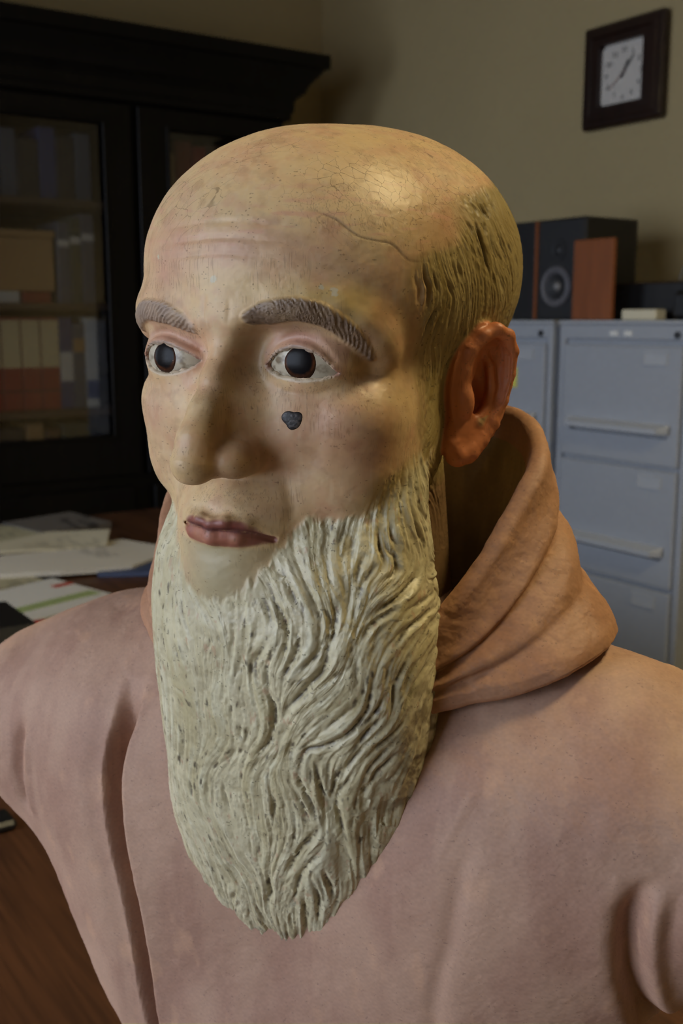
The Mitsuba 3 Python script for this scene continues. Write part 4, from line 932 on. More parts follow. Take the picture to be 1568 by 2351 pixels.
def hair_maps():
    rng = np.random.default_rng(11)
    ns, nz = int((MS[1] - MS[0]) / MH), int((MZ[1] - MZ[0]) / MH)
    S, Z = np.meshgrid(MS[0] + (np.arange(ns) + .5) * MH, MZ[0] + (np.arange(nz) + .5) * MH, indexing="ij")
    pts, dirs, fine, broad = [], [], [], []
    for w, o in STROKES:
        q = np.array(o).reshape(-1, 2)
        seg = np.r_[0, np.cumsum(np.linalg.norm(np.diff(q, axis=0), axis=1))]
        if seg[-1] < 1: continue
        t = np.arange(0, seg[-1], 0.4)
        if len(q) > 2: c = np.stack([PchipInterpolator(seg, q[:, k])(t) for k in (0, 1)], 1)
        else: c = q[0] + (q[1] - q[0]) * (t / seg[-1])[:, None]
        d = np.gradient(c, axis=0); d /= np.linalg.norm(d, axis=1, keepdims=True) + 1e-9
        d *= np.where(d[:, 1:] > 0, -1, 1)                         # downwards
        pts.append(c[::5]); dirs.append(d[::5])
        u = t / seg[-1]
        taper = np.sin(np.pi * np.clip(u, .02, .98)) ** 0.9 * min(1.0, 0.45 + seg[-1] / 45)
        if w > 0: fine.append(np.c_[c, w * taper, np.full(len(c), w)])
        if w < 0: broad.append(np.c_[c, -w * taper])
    pts, dirs, fine, broad = np.vstack(pts), np.vstack(dirs), np.vstack(fine), np.vstack(broad)
    cs = 8                                                           # the flow, on a coarse grid
    Sc, Zc = S[::cs, ::cs].ravel(), Z[::cs, ::cs].ravel()
    wv = mk.fbm(np.c_[Sc / 16, Zc / 26, Sc * 0], 2, 3) - 0.5
    default = np.stack([1.1 * wv + 0.0, -np.ones(len(Sc))], 1)
    acc = default * 0.08
    for k in range(0, len(pts), 400):
        d2 = (Sc[:, None] - pts[None, k:k + 400, 0]) ** 2 + (Zc[:, None] - pts[None, k:k + 400, 1]) ** 2
        acc = acc + np.exp(-d2 / (2 * 4.0 ** 2)) @ dirs[k:k + 400]
    acc /= np.linalg.norm(acc, axis=1, keepdims=True)
    shape = S[::cs, ::cs].shape
    gi = np.stack([np.arange(ns)[:, None] / cs + 0 * np.arange(nz)[None], np.arange(nz)[None] / cs + 0 * np.arange(ns)[:, None]])
    U = [map_coordinates(acc[:, k].reshape(shape), gi, order=1, mode="nearest") for k in (0, 1)]
    L = np.hypot(*U); U = [u / L for u in U]
    def streak(field, length, step=1.2):
        out, n = field.copy(), 1
        for sgn in (1, -1):
            a, b = np.meshgrid(np.arange(ns, dtype=float), np.arange(nz, dtype=float), indexing="ij")
            for _ in range(int(length / MH / step)):
                i, j = np.clip(a, 0, ns - 1).astype(int), np.clip(b, 0, nz - 1).astype(int)
                a = a + sgn * step * U[0][i, j]; b = b + sgn * step * U[1][i, j]
                out += field[np.clip(a + .5, 0, ns - 1).astype(int), np.clip(b + .5, 0, nz - 1).astype(int)]; n += 1
        out = out / n
        return (out - out.mean()) / out.std()
    lock = gaussian_filter(streak(gaussian_filter(rng.normal(size=(ns, nz)), 3.4), 34), .8)
    hair = gaussian_filter(streak(gaussian_filter(rng.normal(size=(ns, nz)), 1.4), 20), .5)
    thin = streak(gaussian_filter(rng.normal(size=(ns, nz)), .7), 9)
    fleck = streak(gaussian_filter((rng.random((ns, nz)) < .0045).astype(float), .9), 2.2)
    fleck = np.clip((fleck - 2.2) / 2.5, 0, 1)
    h = -0.48 * np.exp(-(lock / .36) ** 2) + 0.34 * np.clip(np.abs(lock), 0, 1.6) - .33 * np.exp(-(hair / .40) ** 2) + .13 * hair + .11 * thin
    tree = cKDTree(fine[:, :2])
    P = np.c_[S.ravel(), Z.ravel()]
    d, i = tree.query(P, distance_upper_bound=7.0, workers=-1)
    ok = np.isfinite(d); d = d[ok]; f = fine[i[ok]]
    wd = 0.75 + 0.34 * f[:, 3]
    g = np.zeros(len(P)); cut = np.zeros(len(P))
    g[ok] = f[:, 2] * (-0.98 * np.exp(-(d / wd) ** 2) + 0.28 * np.exp(-((d - 2.6 * wd) / (1.5 * wd)) ** 2))
    cut[ok] = np.clip(f[:, 2], 0, 1.5) * np.exp(-(d / (0.55 * wd)) ** 2)
    d, i = cKDTree(broad[:, :2]).query(P, distance_upper_bound=14.0, workers=-1)
    ok = np.isfinite(d)
    g[ok] += -0.9 * broad[i[ok], 2] * np.exp(-(d[ok] / 4.2) ** 2)
    # the strands' own coordinate, carried down along the flow, for the finest lines
    c = S.copy()
    sl = np.clip(U[0] / np.minimum(U[1], -0.25), -2, 2)
    for j in range(nz - 2, -1, -1): c[:, j] = np.interp(S[:, j] + sl[:, j] * MH, S[:, j + 1], c[:, j + 1])
    return dict(h=h, g=g.reshape(ns, nz), cut=cut.reshape(ns, nz), lock=lock, hair=hair, thin=thin, c=c, fleck=fleck)

HM = hair_maps()
def hair_look(name, p):
    s, z = hair_uv(p)
    return map_coordinates(HM[name], [(s - MS[0]) / MH - .5, (z - MZ[0]) / MH - .5], order=1, mode="nearest")

HAIRLINE = PchipInterpolator([-75, -53, -47, -41, -27, -7, 11, 23, 34, 43, 48.5, 56, 67, 72, 77, 95], [60, 69, 83, 98, 101, 101, 92, 86.5, 86, 91, 112, 126, 134, 152, 179, 240])
def hair_weight(p):
    s, z = hair_uv(p)
    edge = 6 * (mk.fbm(np.c_[s / 5, z / 9, s * 0], 3, 9) - .5)
    w = ramp(-7, 7, s - HAIRLINE(np.clip(z, -75, 95)) + edge)
    return np.where(s < -95, ramp(-95, -105, s) * (z < 70), w) * (z > -110)

def brow_coords(p, s):
    """Along (0 to 1 and mm) and across (mm, up) a brow, and its half width."""
    b = BROW[s][:, [0, 2]]
    seg = np.r_[0, np.cumsum(np.linalg.norm(np.diff(b, axis=0), axis=1))]
    t = np.linspace(0, seg[-1], 160)
    c = np.stack([PchipInterpolator(seg, b[:, k])(t) for k in (0, 1)], 1)
    d, i = cKDTree(c).query(p[:, [0, 2]])
    tg = np.gradient(c, axis=0); tg /= np.linalg.norm(tg, axis=1, keepdims=True)
    nrm = np.stack([-tg[:, 1], tg[:, 0]], 1) * s
    across = ((p[:, [0, 2]] - c[i]) * nrm[i]).sum(1)
    u = t[i] / seg[-1]
    hw = np.interp(u, [0, .12, .5, .8, 1], [2.6, 4.4, 4.6, 3.8, 1.6])
    ok = (p[:, 1] > 45) & (d < 9)
    return u, t[i], across, hw, np.where(ok, ramp(1.3, -1.0, d - hw), 0)

def fold_line(p, pts, w, depth, seed=0):
    """A furrow of the skin along points given in (x, z)."""
    c = np.array(pts, float)
    seg = np.r_[0, np.cumsum(np.linalg.norm(np.diff(c, axis=0), axis=1))]
    t = np.linspace(0, seg[-1], 120)
    q = np.stack([PchipInterpolator(seg, c[:, k])(t) for k in (0, 1)], 1)
    d, i = cKDTree(q).query(p[:, [0, 2]])
    u = t[i] / seg[-1]
    return -depth * np.minimum(1, 4 * np.minimum(u, 1 - u)) * np.exp(-(d / w) ** 2) * (p[:, 1] > 40)
# ---------------------------------------------------------------- the bust: head with beard, hair, brows and ear cut from one continuous surface
def to_world(V, M): return V / 1000 @ M.T + BUST_AT

def piece(key, V, F, N, M, bsdf, uv=None, color=None, **more):
    """A part of a left-handed mesh (mm) as an entry, its normals those of the whole surface."""
    used, inv = np.unique(F, return_inverse=True)
    f = inv.reshape(-1, 3)[:, ::-1]
    v = to_world(V[used], M)
    path = mk.write_ply((v, f), True, None if uv is None else uv[used], None if color is None else color[used], N[used] @ M.T)
    scene[key] = {"type": "ply", "filename": path, "face_normals": False, "bsdf": {"type": "ref", "id": bsdf}, **more}

def outward(V, F):
    vol = np.einsum("ij,ij->i", V[F[:, 0]], np.cross(V[F[:, 1]], V[F[:, 2]])).sum()
    return F if vol > 0 else F[:, ::-1]

bust = thing("bust", "painted clay bust of a bald bearded friar in a hooded habit, standing on the desk", "bust")
CAM_H = HEAD_M.T @ (EYE_AT - BUST_AT) * 1000

V, F = surface_net(sd_head, (-110, -130, -335), (120, 140, 125), 1.3)
F = outward(V, F)
V = settle(sd_head, V)
N = vertex_normals(V, F)
seen = (N * (CAM_H - V)).sum(1) / np.linalg.norm(CAM_H - V, axis=1) > -0.15
V, F = split_faces(V, F, seen[F].all(1))
V = settle(sd_head, V)
N = vertex_normals(V, F)

dB, dS = sd_beard(V), sd_skin(V)
ear_box = (np.abs(V - v3(84, -8, -18)) < v3(30, 34, 48)).all(1)
wE = np.zeros(len(V)); wE[ear_box] = ramp(1.6, 0.2, sd_ear(V[ear_box]))
qe = on_ear(V[ear_box])
wE[ear_box] = np.maximum(wE[ear_box], ramp(1.0, 0, np.minimum(ell(qe, (14.0, 4, 4.0), (8.6, 16.5, 9.0)), ell(qe, (9.6, -3.5, 0), (6.2, 10, 9.5))) - .6))
wB = ramp(2.0, -1.6, dB - dS - 2.6 * gauss(V[:, 0] - 34, 15) * (V[:, 1] > 40) + 6.5 * (mk.fbm(V / v3(2.4, 2.4, 9.0), 3, 41) - .5)) * (1 - wE)
wH = hair_weight(V) * (1 - wE) * (1 - wB)
brow = {s: brow_coords(V, s) for s in (1, -1)}
hx, hz = hair_uv(V)

# relief
calm = 1 - 0.85 * gauss(hx + 0, 15) * ramp(-122, -96, V[:, 2]) * ramp(-70, -84, V[:, 2])            # the smooth patch under the lip
start = .25 + .75 * ramp(0, 13, BEARD_TOP(np.clip(V[:, 0], -80, 80)) - V[:, 2])
calm = calm * start
flat = 0.55 + 0.45 * ramp(-28, 8, hx)
r = wB * calm * flat * hair_look("h", V) + wH * (.13 * hair_look("thin", V) - .22 * np.exp(-(hair_look("hair", V) / .42) ** 2)) + (wB * calm + wH * 0.8) * hair_look("g", V)
r += wB * 1.6 * (mk.fbm(V / v3(16, 16, 30), 2, 17) - .5) + wB * start * 0.5
for s in (1, -1):
    u, t, a, hw, m = brow[s]
    q = t * 0.70 + a * 0.72 + 1.2 * mk.noise(np.c_[t / 4, a / 4, t * 0], 5)
    r += m * (1.1 + 0.26 * np.sin(q * 3.9 + 2 * mk.noise(np.c_[t / 3, a / 3, t * 0], 6)) + 0.5 * (mk.fbm(np.c_[q / .9, t / 4, t * 0], 2, 7) - .5))
skin = np.clip(1 - wB - wH, 0, 1) * (1 - np.maximum(brow[1][4], brow[-1][4]))
wr = np.zeros(len(V))
for z0, dep in ((43, .35), (49.5, .45), (56, .3)):
    wr += fold_line(V, [(-44, z0 - 6), (-20, z0 - 2), (5, z0), (24, z0 - 1), (40, z0 - 5)], 1.3, dep * (.4 + mk.noise(V / 9, 3)))
wr += fold_line(V, [(50.5, -5.5), (55, -9), (60, -14)], 0.9, .3) + fold_line(V, [(51.5, -3.5), (57, -5.5), (63, -8)], 0.9, .3)
wr += fold_line(V, [(20, -11), (28, -13.6), (38, -14), (46, -12), (52, -9)], 1.6, .55)
wr += fold_line(V, [(24, -50), (29, -58), (31, -66), (30, -76)], 2.6, .9)
wr += fold_line(V, [(-5.5, 14), (-6.5, 20), (-6, 27)], 1.2, .4) + fold_line(V, [(5.5, 14), (6.5, 20), (6, 26)], 1.2, .35)
r += skin * (wr + 0.5 * (mk.fbm(V / 9.0, 3, 31) - .5) + 0.16 * (mk.fbm(V / 1.7, 2, 32) - .5))
crackline = fold_line(V, [(33, 61.6), (43, 58.4), (54, 50.8), (62.6, 48.4), (69.5, 41.3), (76, 41)], 0.4, .22)
r += crackline * (V[:, 1] > 20)
r += wE * 0.25 * (mk.fbm(V / 4.0, 3, 33) - .5)
lip = np.zeros(len(V))
near_mouth = (np.abs(V - v3(1, 97, -75.5)) < v3(26, 16, 13)).all(1)
Q = V[near_mouth]
lu = chain(Q, [(-22, 86.5, -76.0), (-13, 97.5, -72.9), (-5, 103.8, -71.4), (1.5, 104.8, -72.2), (8, 103.5, -71.2), (16, 97.5, -72.0), (25, 87.0, -77.6)], [1.0, 1.7, 2.1, 1.9, 2.1, 1.8, 1.2])
ll = chain(Q, [(-22, 87, -78.0), (-11, 98.5, -77.9), (1, 103.2, -77.7), (12, 99.2, -77.5), (24.5, 87.6, -78.8)], [1.6, 3.3, 4.2, 3.8, 2.0])
lip[near_mouth] = ramp(1.0, -0.2, np.minimum(lu, ll))
lip *= ramp(.6, .3, wB)
V2 = V + N * r[:, None]
N2 = vertex_normals(V2, F)

# paint
def C(*c): return lin(np.array(c) / 255.0)
def lay(col, w, c): return col + np.clip(w, 0, 1)[:, None] * (C(*c) - col)
def blot(p, c, rad): return np.exp(-(((p - v3(*c)) / rad) ** 2).sum(1))
f1, f2, f3 = mk.fbm(V / 22.0, 4, 51), mk.fbm(V / 6.0, 4, 52), mk.fbm(V / v3(14, 14, 2.6), 4, 53)
col = np.tile(C(195, 165, 121), (len(V), 1))
col = lay(col, 1.8 * (f1 - .42), (178, 126, 100))
col = lay(col, .45 * ramp(.5, .68, mk.fbm(V / 11.0, 4, 57)), (186, 142, 114))
col = lay(col, .35 * ramp(.52, .7, mk.fbm(V / 7.0, 4, 58)), (150, 116, 82))
col = lay(col, 0.30 * ramp(.45, .75, f2), (196, 174, 134))
col = lay(col, .35 * ramp(.5, .75, mk.fbm(V / v3(1.6, 1.6, 14), 3, 54)), (196, 170, 136))
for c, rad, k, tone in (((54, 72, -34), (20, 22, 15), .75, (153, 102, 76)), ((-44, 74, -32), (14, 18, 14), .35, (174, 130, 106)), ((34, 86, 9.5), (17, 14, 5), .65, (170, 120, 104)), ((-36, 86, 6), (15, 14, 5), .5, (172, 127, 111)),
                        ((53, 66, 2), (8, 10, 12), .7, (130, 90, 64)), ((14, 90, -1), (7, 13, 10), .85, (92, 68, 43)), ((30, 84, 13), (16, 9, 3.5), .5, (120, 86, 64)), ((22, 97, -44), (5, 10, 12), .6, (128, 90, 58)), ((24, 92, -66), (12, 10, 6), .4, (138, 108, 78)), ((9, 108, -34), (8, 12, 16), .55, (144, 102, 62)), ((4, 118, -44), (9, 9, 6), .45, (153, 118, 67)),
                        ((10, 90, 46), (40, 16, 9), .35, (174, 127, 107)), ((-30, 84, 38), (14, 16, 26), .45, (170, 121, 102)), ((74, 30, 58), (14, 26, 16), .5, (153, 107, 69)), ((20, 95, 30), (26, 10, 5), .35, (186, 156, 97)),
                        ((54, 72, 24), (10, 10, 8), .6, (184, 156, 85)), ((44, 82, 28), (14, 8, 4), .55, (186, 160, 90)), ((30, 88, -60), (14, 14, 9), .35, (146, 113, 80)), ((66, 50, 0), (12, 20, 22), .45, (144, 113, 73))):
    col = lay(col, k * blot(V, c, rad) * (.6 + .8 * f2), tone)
col = lay(col, ramp(.56, .7, f3) * .45 * ramp(30, 60, V[:, 2]) * ramp(85, 60, V[:, 2]), (190, 136, 116))
for s in (1, -1):                                                     # lids
    e = EYE[s]
    q = V - e
    d = ell(V, e, EYE_R + 1.7, eye_rot(s))
    m = (np.abs(q[:, 0]) < 19) & (q[:, 1] > 0)
    up = m * ramp(2.0, 0.3, d) * ramp(-6, 3, q[:, 2])
    col = lay(col, .5 * up, (166, 120, 104))
    xs = np.clip(V[:, 0], *np.sort(LID[s][0][[0, -1], 0]))
    rim = np.minimum(np.abs(V[:, 2] - LIDF[s][0](xs)), np.abs(V[:, 2] - LIDF[s][1](xs))) + np.abs(V[:, 0] - xs)
    col = lay(col, m * ramp(1.6, .4, rim) * (d < 1.4) * .7, (178, 166, 146))
    lash = np.abs(V[:, 2] - LIDF[s][0](xs) - .5) + np.abs(V[:, 0] - xs)
    col = lay(col, m * ramp(.9, .2, lash) * (d < 1.6) * .6, (92, 62, 48))
    corner = e[0] + s * 15.6, -4.4
    col = lay(col, m * .6 * np.exp(-((V[:, 0] - corner[0]) ** 2 + (V[:, 2] - corner[1]) ** 2) / 5), (150, 78, 66))
    inner = LID[s][0][0 if s > 0 else -1]
    col = lay(col, m * .7 * np.exp(-((V[:, 0] - inner[0] - s * 1.5) ** 2 + (V[:, 2] - inner[1]) ** 2) / 3.5), (128, 70, 56))
col = lay(col, lip * (.85 + .3 * (f2 - .5)), (142, 74, 62))
col = lay(col, lip * .6 * (V[:, 2] > -74.2 - .06 * np.abs(V[:, 0] - 1) ** 1.0), (104, 54, 50))
col = lay(col, lip * .6 * ramp(8, 22, V[:, 0]), (84, 48, 42))
ml = fold_line(V, [(-23, -77.4), (-13, -74.4), (-5, -73.3), (1.5, -73.9), (8, -73.3), (16, -74.2), (25.5, -78.4)], 1.1, 1.0)
col = lay(col, -.8 * ml * lip, (70, 36, 38))
for s in (1, -1):
    m = brow[s][4]
    col = lay(col, m * (.85 + .5 * (f2 - .4)), (106, 86, 70) if s > 0 else (138, 118, 102))
for c, rad in (((-2.1, 94, 32.6), 2.2), ((47.8, 80, 28.6), 2.4), ((43, 82, 30.5), 1.7), ((-38, 84, 40), 1.3)):       # chips down to the white ground
    w = np.linalg.norm(V - v3(*c), axis=1) / rad + 1.6 * (mk.fbm(V / 1.8, 3, 71) - .5)
    col = lay(col, ramp(.85, .6, w), (184, 172, 144))
under = ramp(-80.5, -84, V[:, 2]) * gauss(V[:, 0] - 2, 26) * (V[:, 1] > 60)
col = lay(col, under * (1 - lip), (164, 150, 116))
bs = np.tile(C(193, 184, 154), (len(V), 1))
bs = lay(bs, .5 + .22 * hair_look("lock", V), (172, 160, 122))
bs = lay(bs, .25 * hair_look("hair", V), (204, 200, 172))
bs = lay(bs, .8 * ramp(.52, .72, mk.fbm(V / v3(12, 12, 26), 3, 61)), (196, 186, 152))
bs = lay(bs, .55 * ramp(.68, .78, mk.fbm(V / v3(2.6, 2.6, 7), 3, 62)), (170, 132, 104))
bs = lay(bs, .9 * hair_look('fleck', V), (70, 60, 44))
bs = lay(bs, .8 * ramp(.42, .62, mk.fbm(V / 7.0, 4, 66)) * ramp(50, 85, hx) * ramp(-120, -170, V[:, 2]), (96, 78, 48))
bs = lay(bs, .7 * ramp(.52, .66, mk.fbm(V / v3(3, 3, 5), 3, 67)) * ramp(-288, -302, V[:, 2] + .004 * (V[:, 0] - 10) ** 2 * -1), (66, 60, 66))
bs = lay(bs, np.clip(.75 * hair_look("cut", V) * ramp(.32, .55, mk.fbm(V / 2.5, 3, 63)), 0, .9), (62, 50, 34))
bs = lay(bs, .35 * ramp(.45, .7, mk.fbm(V / 5.0, 4, 68)), (142, 128, 94))
hs = np.tile(C(150, 132, 86), (len(V), 1))
hs = lay(hs, .5 + .3 * hair_look("hair", V), (132, 112, 62))
hs = lay(hs, .75 * hair_look('fleck', V), (74, 58, 34))
hs = lay(hs, .7 * hair_look("cut", V), (60, 48, 28))
col = col + wB[:, None] * (bs - col)
wHc = np.maximum(ramp(-12, 14, hx - HAIRLINE(np.clip(V[:, 2], -75, 95)) + 16 * (mk.fbm(np.c_[hx / 9, V[:, 2] / 14, hx * 0], 3, 19) - .5)) * (V[:, 2] > -75) * (1 - wE) * (1 - wB) * (hx > -60), wH * (hx < -60))
col = col + wHc[:, None] * (hs - col)
es = np.tile(C(190, 116, 72), (len(V), 1))
es = lay(es, 1.4 * (f1 - .3), (172, 98, 60))
col = col + wE[:, None] * (es - col)
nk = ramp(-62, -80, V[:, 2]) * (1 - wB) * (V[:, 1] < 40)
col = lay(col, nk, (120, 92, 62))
col = lay(col, -.9 * crackline * 4 * (V[:, 1] > 20), (110, 86, 60))
col = np.clip(col * (1 + .10 * (mk.fbm(V / 2.2, 3, 55) - .5))[:, None], 0, 1)

# which part a triangle belongs to
cls = np.zeros(len(V), int)
cls[wB > .5] = 1
cls[wH > .5] = 2
cls[brow[1][4] > .5] = 3
cls[brow[-1][4] > .5] = 4
cls[wE > .5] = 5
cls[lip > .5] = 6
k3 = cls[F]
fc = np.where(k3[:, 0] == k3[:, 1], k3[:, 0], np.where(k3[:, 1] == k3[:, 2], k3[:, 1], k3[:, 2]))

def specks(p):
    """Sparse fine specks."""
    return smoothstep(.74, .84, noise(p.x * 1100, p.y * 1100, p.z * 1100)) * smoothstep(.60, .70, noise(p.x * 310, p.y * 310, p.z * 310))
def cracks(p, n, uv):
    """Fine craquelure of the paint on the crown, dark specks elsewhere."""
    w = 0.004 * (fbm(p.x * 240, p.y * 240, p.z * 240, 3) - .5)
    a, b, _ = voronoi((p.x + w) * 200, (p.y - w) * 150 + (p.z + w) * 110)
    line = smoothstep(.045, .012, b - a) * smoothstep(.38, .58, fbm(p.x * 34, p.y * 34, p.z * 34, 3)) * smoothstep(1.35, 1.39, p.z)
    x, y, z = p.x, p.y, p.z
    brush = smoothstep(.62, .80, noise(x * 2300 + y * 900, y * 2300 - x * 700, z * 130)) * smoothstep(.50, .66, fbm(x * 48 + 2, y * 48, z * 40, 3))
    grime = smoothstep(.52, .72, fbm(x * 150, y * 150, z * 110, 4)) * smoothstep(.46, .66, fbm(x * 30 + 9, y * 30, z * 30, 3))
    return dr.clip(.55 * line + .40 * specks(p) + .24 * brush + .12 * grime, 0, 1)
def skin_bump(p, n, uv): return fbm(p.x * 420, p.y * 420, p.z * 300, 3) + .6 * noise(p.x * 130, p.y * 130, p.z * 130)
def strand_bump(p, n, uv): return fbm(uv.x * 1.9, uv.y * .22, 0, 3) + .5 * noise(p.x * 700, p.y * 700, p.z * 500)
def strand_dirt(p, n, uv): return dr.clip(.5 * specks(p), 0, 1)
def painted(name, rough, spec, weight, dark, bump, coat=0.0):
    body = {"type": "principled", "base_color": {"type": "mesh_attribute", "name": "vertex_color"}, "roughness": rough, "specular": spec, "clearcoat": coat, "clearcoat_gloss": .7}
    m = {"type": "blendbsdf", "weight": proc(weight), "a": body, "b": {"type": "principled", "base_color": {"type": "rgb", "value": rgb(*dark)}, "roughness": .8, "specular": .2}}
    scene[name] = {"type": "twosided", "bsdf": {"type": "bumpmap", "arbitrary": bump[0], "scale": bump[1], "bsdf": m}}
painted("skin_paint", .47, .45, cracks, (92, 70, 46), (proc(skin_bump, 3e-4), .00012))
painted("beard_paint", .46, .5, strand_dirt, (58, 48, 36), (proc(strand_bump, 3e-4), .00035))
painted("hair_paint", .50, .45, strand_dirt, (46, 36, 22), (proc(strand_bump, 3e-4), .00035))
uv = np.c_[hair_look("c", V), V[:, 2]]
for k, name, m in ((0, "head", "skin_paint"), (1, "beard", "beard_paint"), (2, "hair", "hair_paint"), (3, "eyebrow", "hair_paint"), (4, "eyebrow_001", "hair_paint"), (5, "ear", "skin_paint"), (6, "lips", "skin_paint")):
    piece(f"{bust}__{name}", V2, F[fc == k], N2, HEAD_M, m, uv, col)
tag(f"{bust}__beard", "long wavy grey-cream beard"); tag(f"{bust}__hair", "short olive hair at the side of the skull"); tag(f"{bust}__ear", "reddish brown ear"); tag(f"{bust}__lips", "red painted lips")
tag(f"{bust}__eyebrow", "thick brown eyebrow nearer the camera"); tag(f"{bust}__eyebrow_001", "thin greyish eyebrow on the far side"); tag(f"{bust}__head", "bald head with cracked flesh paint")

# eyes
paint("eye_white", proc(lambda p, n, uv: mix(rgb(168, 158, 138), rgb(112, 98, 78), smoothstep(.40, .75, fbm(p.x * 300, p.y * 300, p.z * 300, 3)))), .28, .5)
scene["iris_paint"] = {"type": "twosided", "bsdf": {"type": "principled", "base_color": {"type": "mesh_attribute", "name": "vertex_color"}, "roughness": .30, "specular": .12}}
for i, (s, px, pz) in enumerate(((1, 34.6, -1.0), (-1, -36.4, -4.2))):
    e, rot = EYE[s], eye_rot(s)
    ball = trimesh.creation.icosphere(5)
    v = (ball.vertices * EYE_R) @ rot.T + e
    ey = f"{bust}__eye" + ("" if i == 0 else "_001")
    piece(ey, v, ball.faces, vertex_normals(v, ball.faces), HEAD_M, "eye_white")
    rr, aa = np.linspace(0, 1, 28), np.arange(72) * 2 * np.pi / 72
    rad = 7.15 if s > 0 else 7.0
    X, Zz = px + rad * rr[:, None] * np.cos(aa), pz + rad * rr[:, None] * np.sin(aa) * (1.0 if s > 0 else .98)
    y = np.full(X.shape, e[1] + 10.0)
    for _ in range(12):
        P = np.stack([X, y, Zz], -1).reshape(-1, 3)
        y = y - ell(P, e, EYE_R, rot).reshape(X.shape)
    y = y + .42 * np.sqrt(np.maximum(1 - rr ** 6, 0))[:, None] - .05
    P = np.stack([X, y, Zz], -1).reshape(-1, 3)
    a, b = np.meshgrid(np.arange(27), np.arange(72), indexing="ij")
    q = np.stack([a * 72 + b, a * 72 + (b + 1) % 72, (a + 1) * 72 + (b + 1) % 72, (a + 1) * 72 + b], -1).reshape(-1, 4)
    fi = np.vstack([q[:, [0, 2, 1]], q[:, [0, 3, 2]]])
    nn = vertex_normals(P, fi)
    if (nn[:, 1] < 0).mean() > .5: fi, nn = fi[:, ::-1], -nn
    ci = np.tile(C(62, 36, 22), (len(P), 1))
    R_ = np.hypot(P[:, 0] - px, P[:, 2] - pz - 1.1) / rad
    ci = lay(ci, .8 * ramp(.45, .75, mk.fbm(np.c_[P[:, 0] / 1.4, P[:, 2] / 1.4, P[:, 1] * 0], 3, 3)), (96, 56, 32))
    ci = lay(ci, ramp(.98, .72, R_ + .12 * (mk.noise(P / 1.6, 4) - .5)), (14, 12, 14))
    ci = lay(ci, ramp(.9, .98, R_) * .7, (40, 26, 18))
    piece(ey + "__iris", P, fi, nn, HEAD_M, "iris_paint", None, ci)
    tag(ey + "__iris", "dark brown painted iris")
# the dark chip of a mole on the cheek
mc = v3(31.9, 85.1, -25.0)
mn = gradient(sd_head, mc[None], 1.5)[0]; mn /= np.linalg.norm(mn)
t1 = np.cross(v3(0, 0, 1), mn); t1 /= np.linalg.norm(t1); t2 = np.cross(mn, t1)
rr, aa = np.linspace(0, 1, 18), np.arange(64) * 2 * np.pi / 64
rim = 4.3 + .35 * np.sin(2 * aa + 1.2) + .55 * np.sin(3 * aa + 0.2) + .15 * np.cos(5 * aa)
Vm = (mc + (rr[:, None] * rim * np.cos(aa))[..., None] * t1 + (rr[:, None] * rim * np.sin(aa))[..., None] * t2).reshape(-1, 3)
Vm = settle(sd_head, Vm, 3)
gm = gradient(sd_head, Vm, 1.0); gm /= np.linalg.norm(gm, axis=1, keepdims=True)
hm = np.repeat(1.0 * np.sqrt(np.maximum(1 - rr ** 5, 0)) - .35, 64) + .18 * (mk.fbm(Vm / .9, 3, 9) - .5)
Vm = Vm + gm * hm[:, None]
i, j = np.meshgrid(np.arange(17), np.arange(64), indexing="ij")
q = np.stack([i * 64 + j, i * 64 + (j + 1) % 64, (i + 1) * 64 + (j + 1) % 64, (i + 1) * 64 + j], -1).reshape(-1, 4)
Fm = np.vstack([q[:, [0, 2, 1]], q[:, [0, 3, 2]]])
if (vertex_normals(Vm, Fm) * gm).sum() < 0: Fm = Fm[:, ::-1]
paint("mole_paint", proc(lambda p, n, uv: mix(rgb(34, 30, 30), rgb(64, 58, 56), smoothstep(.5, .75, noise(p.x * 900, p.y * 900, p.z * 900)))), .5)
piece(f"{bust}__mole", Vm, Fm, vertex_normals(Vm, Fm), HEAD_M, "mole_paint")
tag(f"{bust}__mole", "dark mole under the eye")

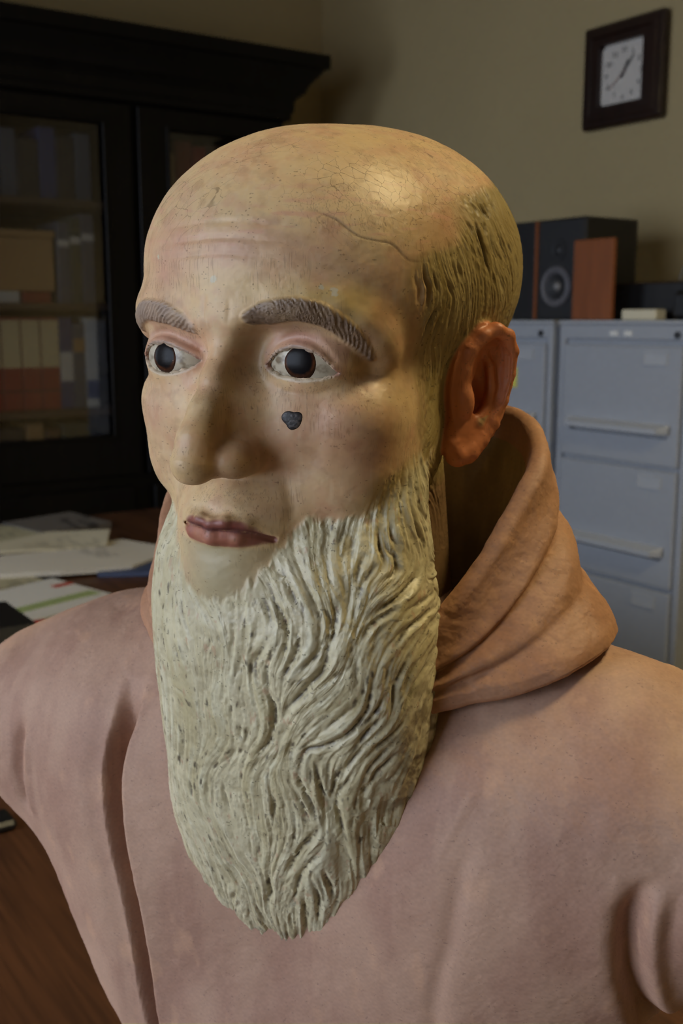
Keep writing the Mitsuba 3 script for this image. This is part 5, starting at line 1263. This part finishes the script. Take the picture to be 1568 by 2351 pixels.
# ---------------------------------------------------------------- habit and hood
Vr, Fr = surface_net(sd_robe, (-300, -190, -548), (300, 140, -100), 2.6)
Fr = outward(Vr, Fr)
Vr = settle(sd_robe, Vr)
Nr = vertex_normals(Vr, Fr)
busy = np.zeros(len(Vr), bool)
for k in ("flap", "arm", "sleeve", "outer"):
    d, t = fold_at(k, Vr)
    busy |= (np.abs(d) < 16) & (t > -.15) & (Vr[:, 1] > -20) & (Vr[:, 2] > -440)
Vr, Fr = split_faces(Vr, Fr, busy[Fr].all(1))
Vr = settle(sd_robe, Vr)
Nr = vertex_normals(Vr, Fr)
Vr = Vr + Nr * robe_relief(Vr)[:, None]
Nr = vertex_normals(Vr, Fr)

def cloth_color(a, b, c):
    a, b, c = rgb(*a), rgb(*b), rgb(*c)
    def f(p, n, uv):
        k = mix(a, b, smoothstep(.3, .7, fbm(p.x * 34, p.y * 34, p.z * 16, 4)))
        k = mix(k, a, .5 * smoothstep(.45, .7, fbm(p.x * 110, p.y * 110, p.z * 9, 3)))
        k = mix(k, c, .45 * smoothstep(.6, .8, fbm(p.x * 90 + 4, p.y * 90, p.z * 40, 3)))
        k = k * (.93 + .14 * noise(p.x * 800, p.y * 800, p.z * 800))
        return mix(k, rgb(80, 64, 58), .28 * specks(p))
    return proc(f)
def cloth_bump(p, n, uv): return fbm(p.x * 500, p.y * 500, p.z * 500, 3) + .7 * noise(p.x * 90, p.y * 90, p.z * 45)
paint("habit_clay", cloth_color((172, 138, 117), (156, 120, 102), (188, 148, 120)), .62, .35, bump=(proc(cloth_bump, 4e-4), .0003))
paint("hood_clay", cloth_color((166, 124, 96), (152, 108, 80), (184, 136, 98)), .6, .35, bump=(proc(cloth_bump, 4e-4), .0004))
paint("hood_inside", cloth_color((158, 136, 102), (128, 108, 78), (166, 140, 100)), .8, .2, bump=(proc(cloth_bump, 4e-4), .0008))
piece(f"{bust}__habit", Vr, Fr, Nr, BODY_M, "habit_clay")
tag(f"{bust}__habit", "pinkish brown clay habit with deep folds")
Vc, Fc, rows = hood_mesh()
Fc = outward(Vc, Fc)
Nc = vertex_normals(Vc, Fc)
nu = len(Vc) // rows
ins = (Fc.max(1) // nu) < 25
piece(f"{bust}__hood", Vc, Fc[~ins], Nc, BODY_M, "hood_clay")
piece(f"{bust}__hood__lining", Vc, Fc[ins], Nc, BODY_M, "hood_inside")
tag(f"{bust}__hood", "tan clay hood with thick rim"); tag(f"{bust}__hood__lining", "dark rough inside of the hood")
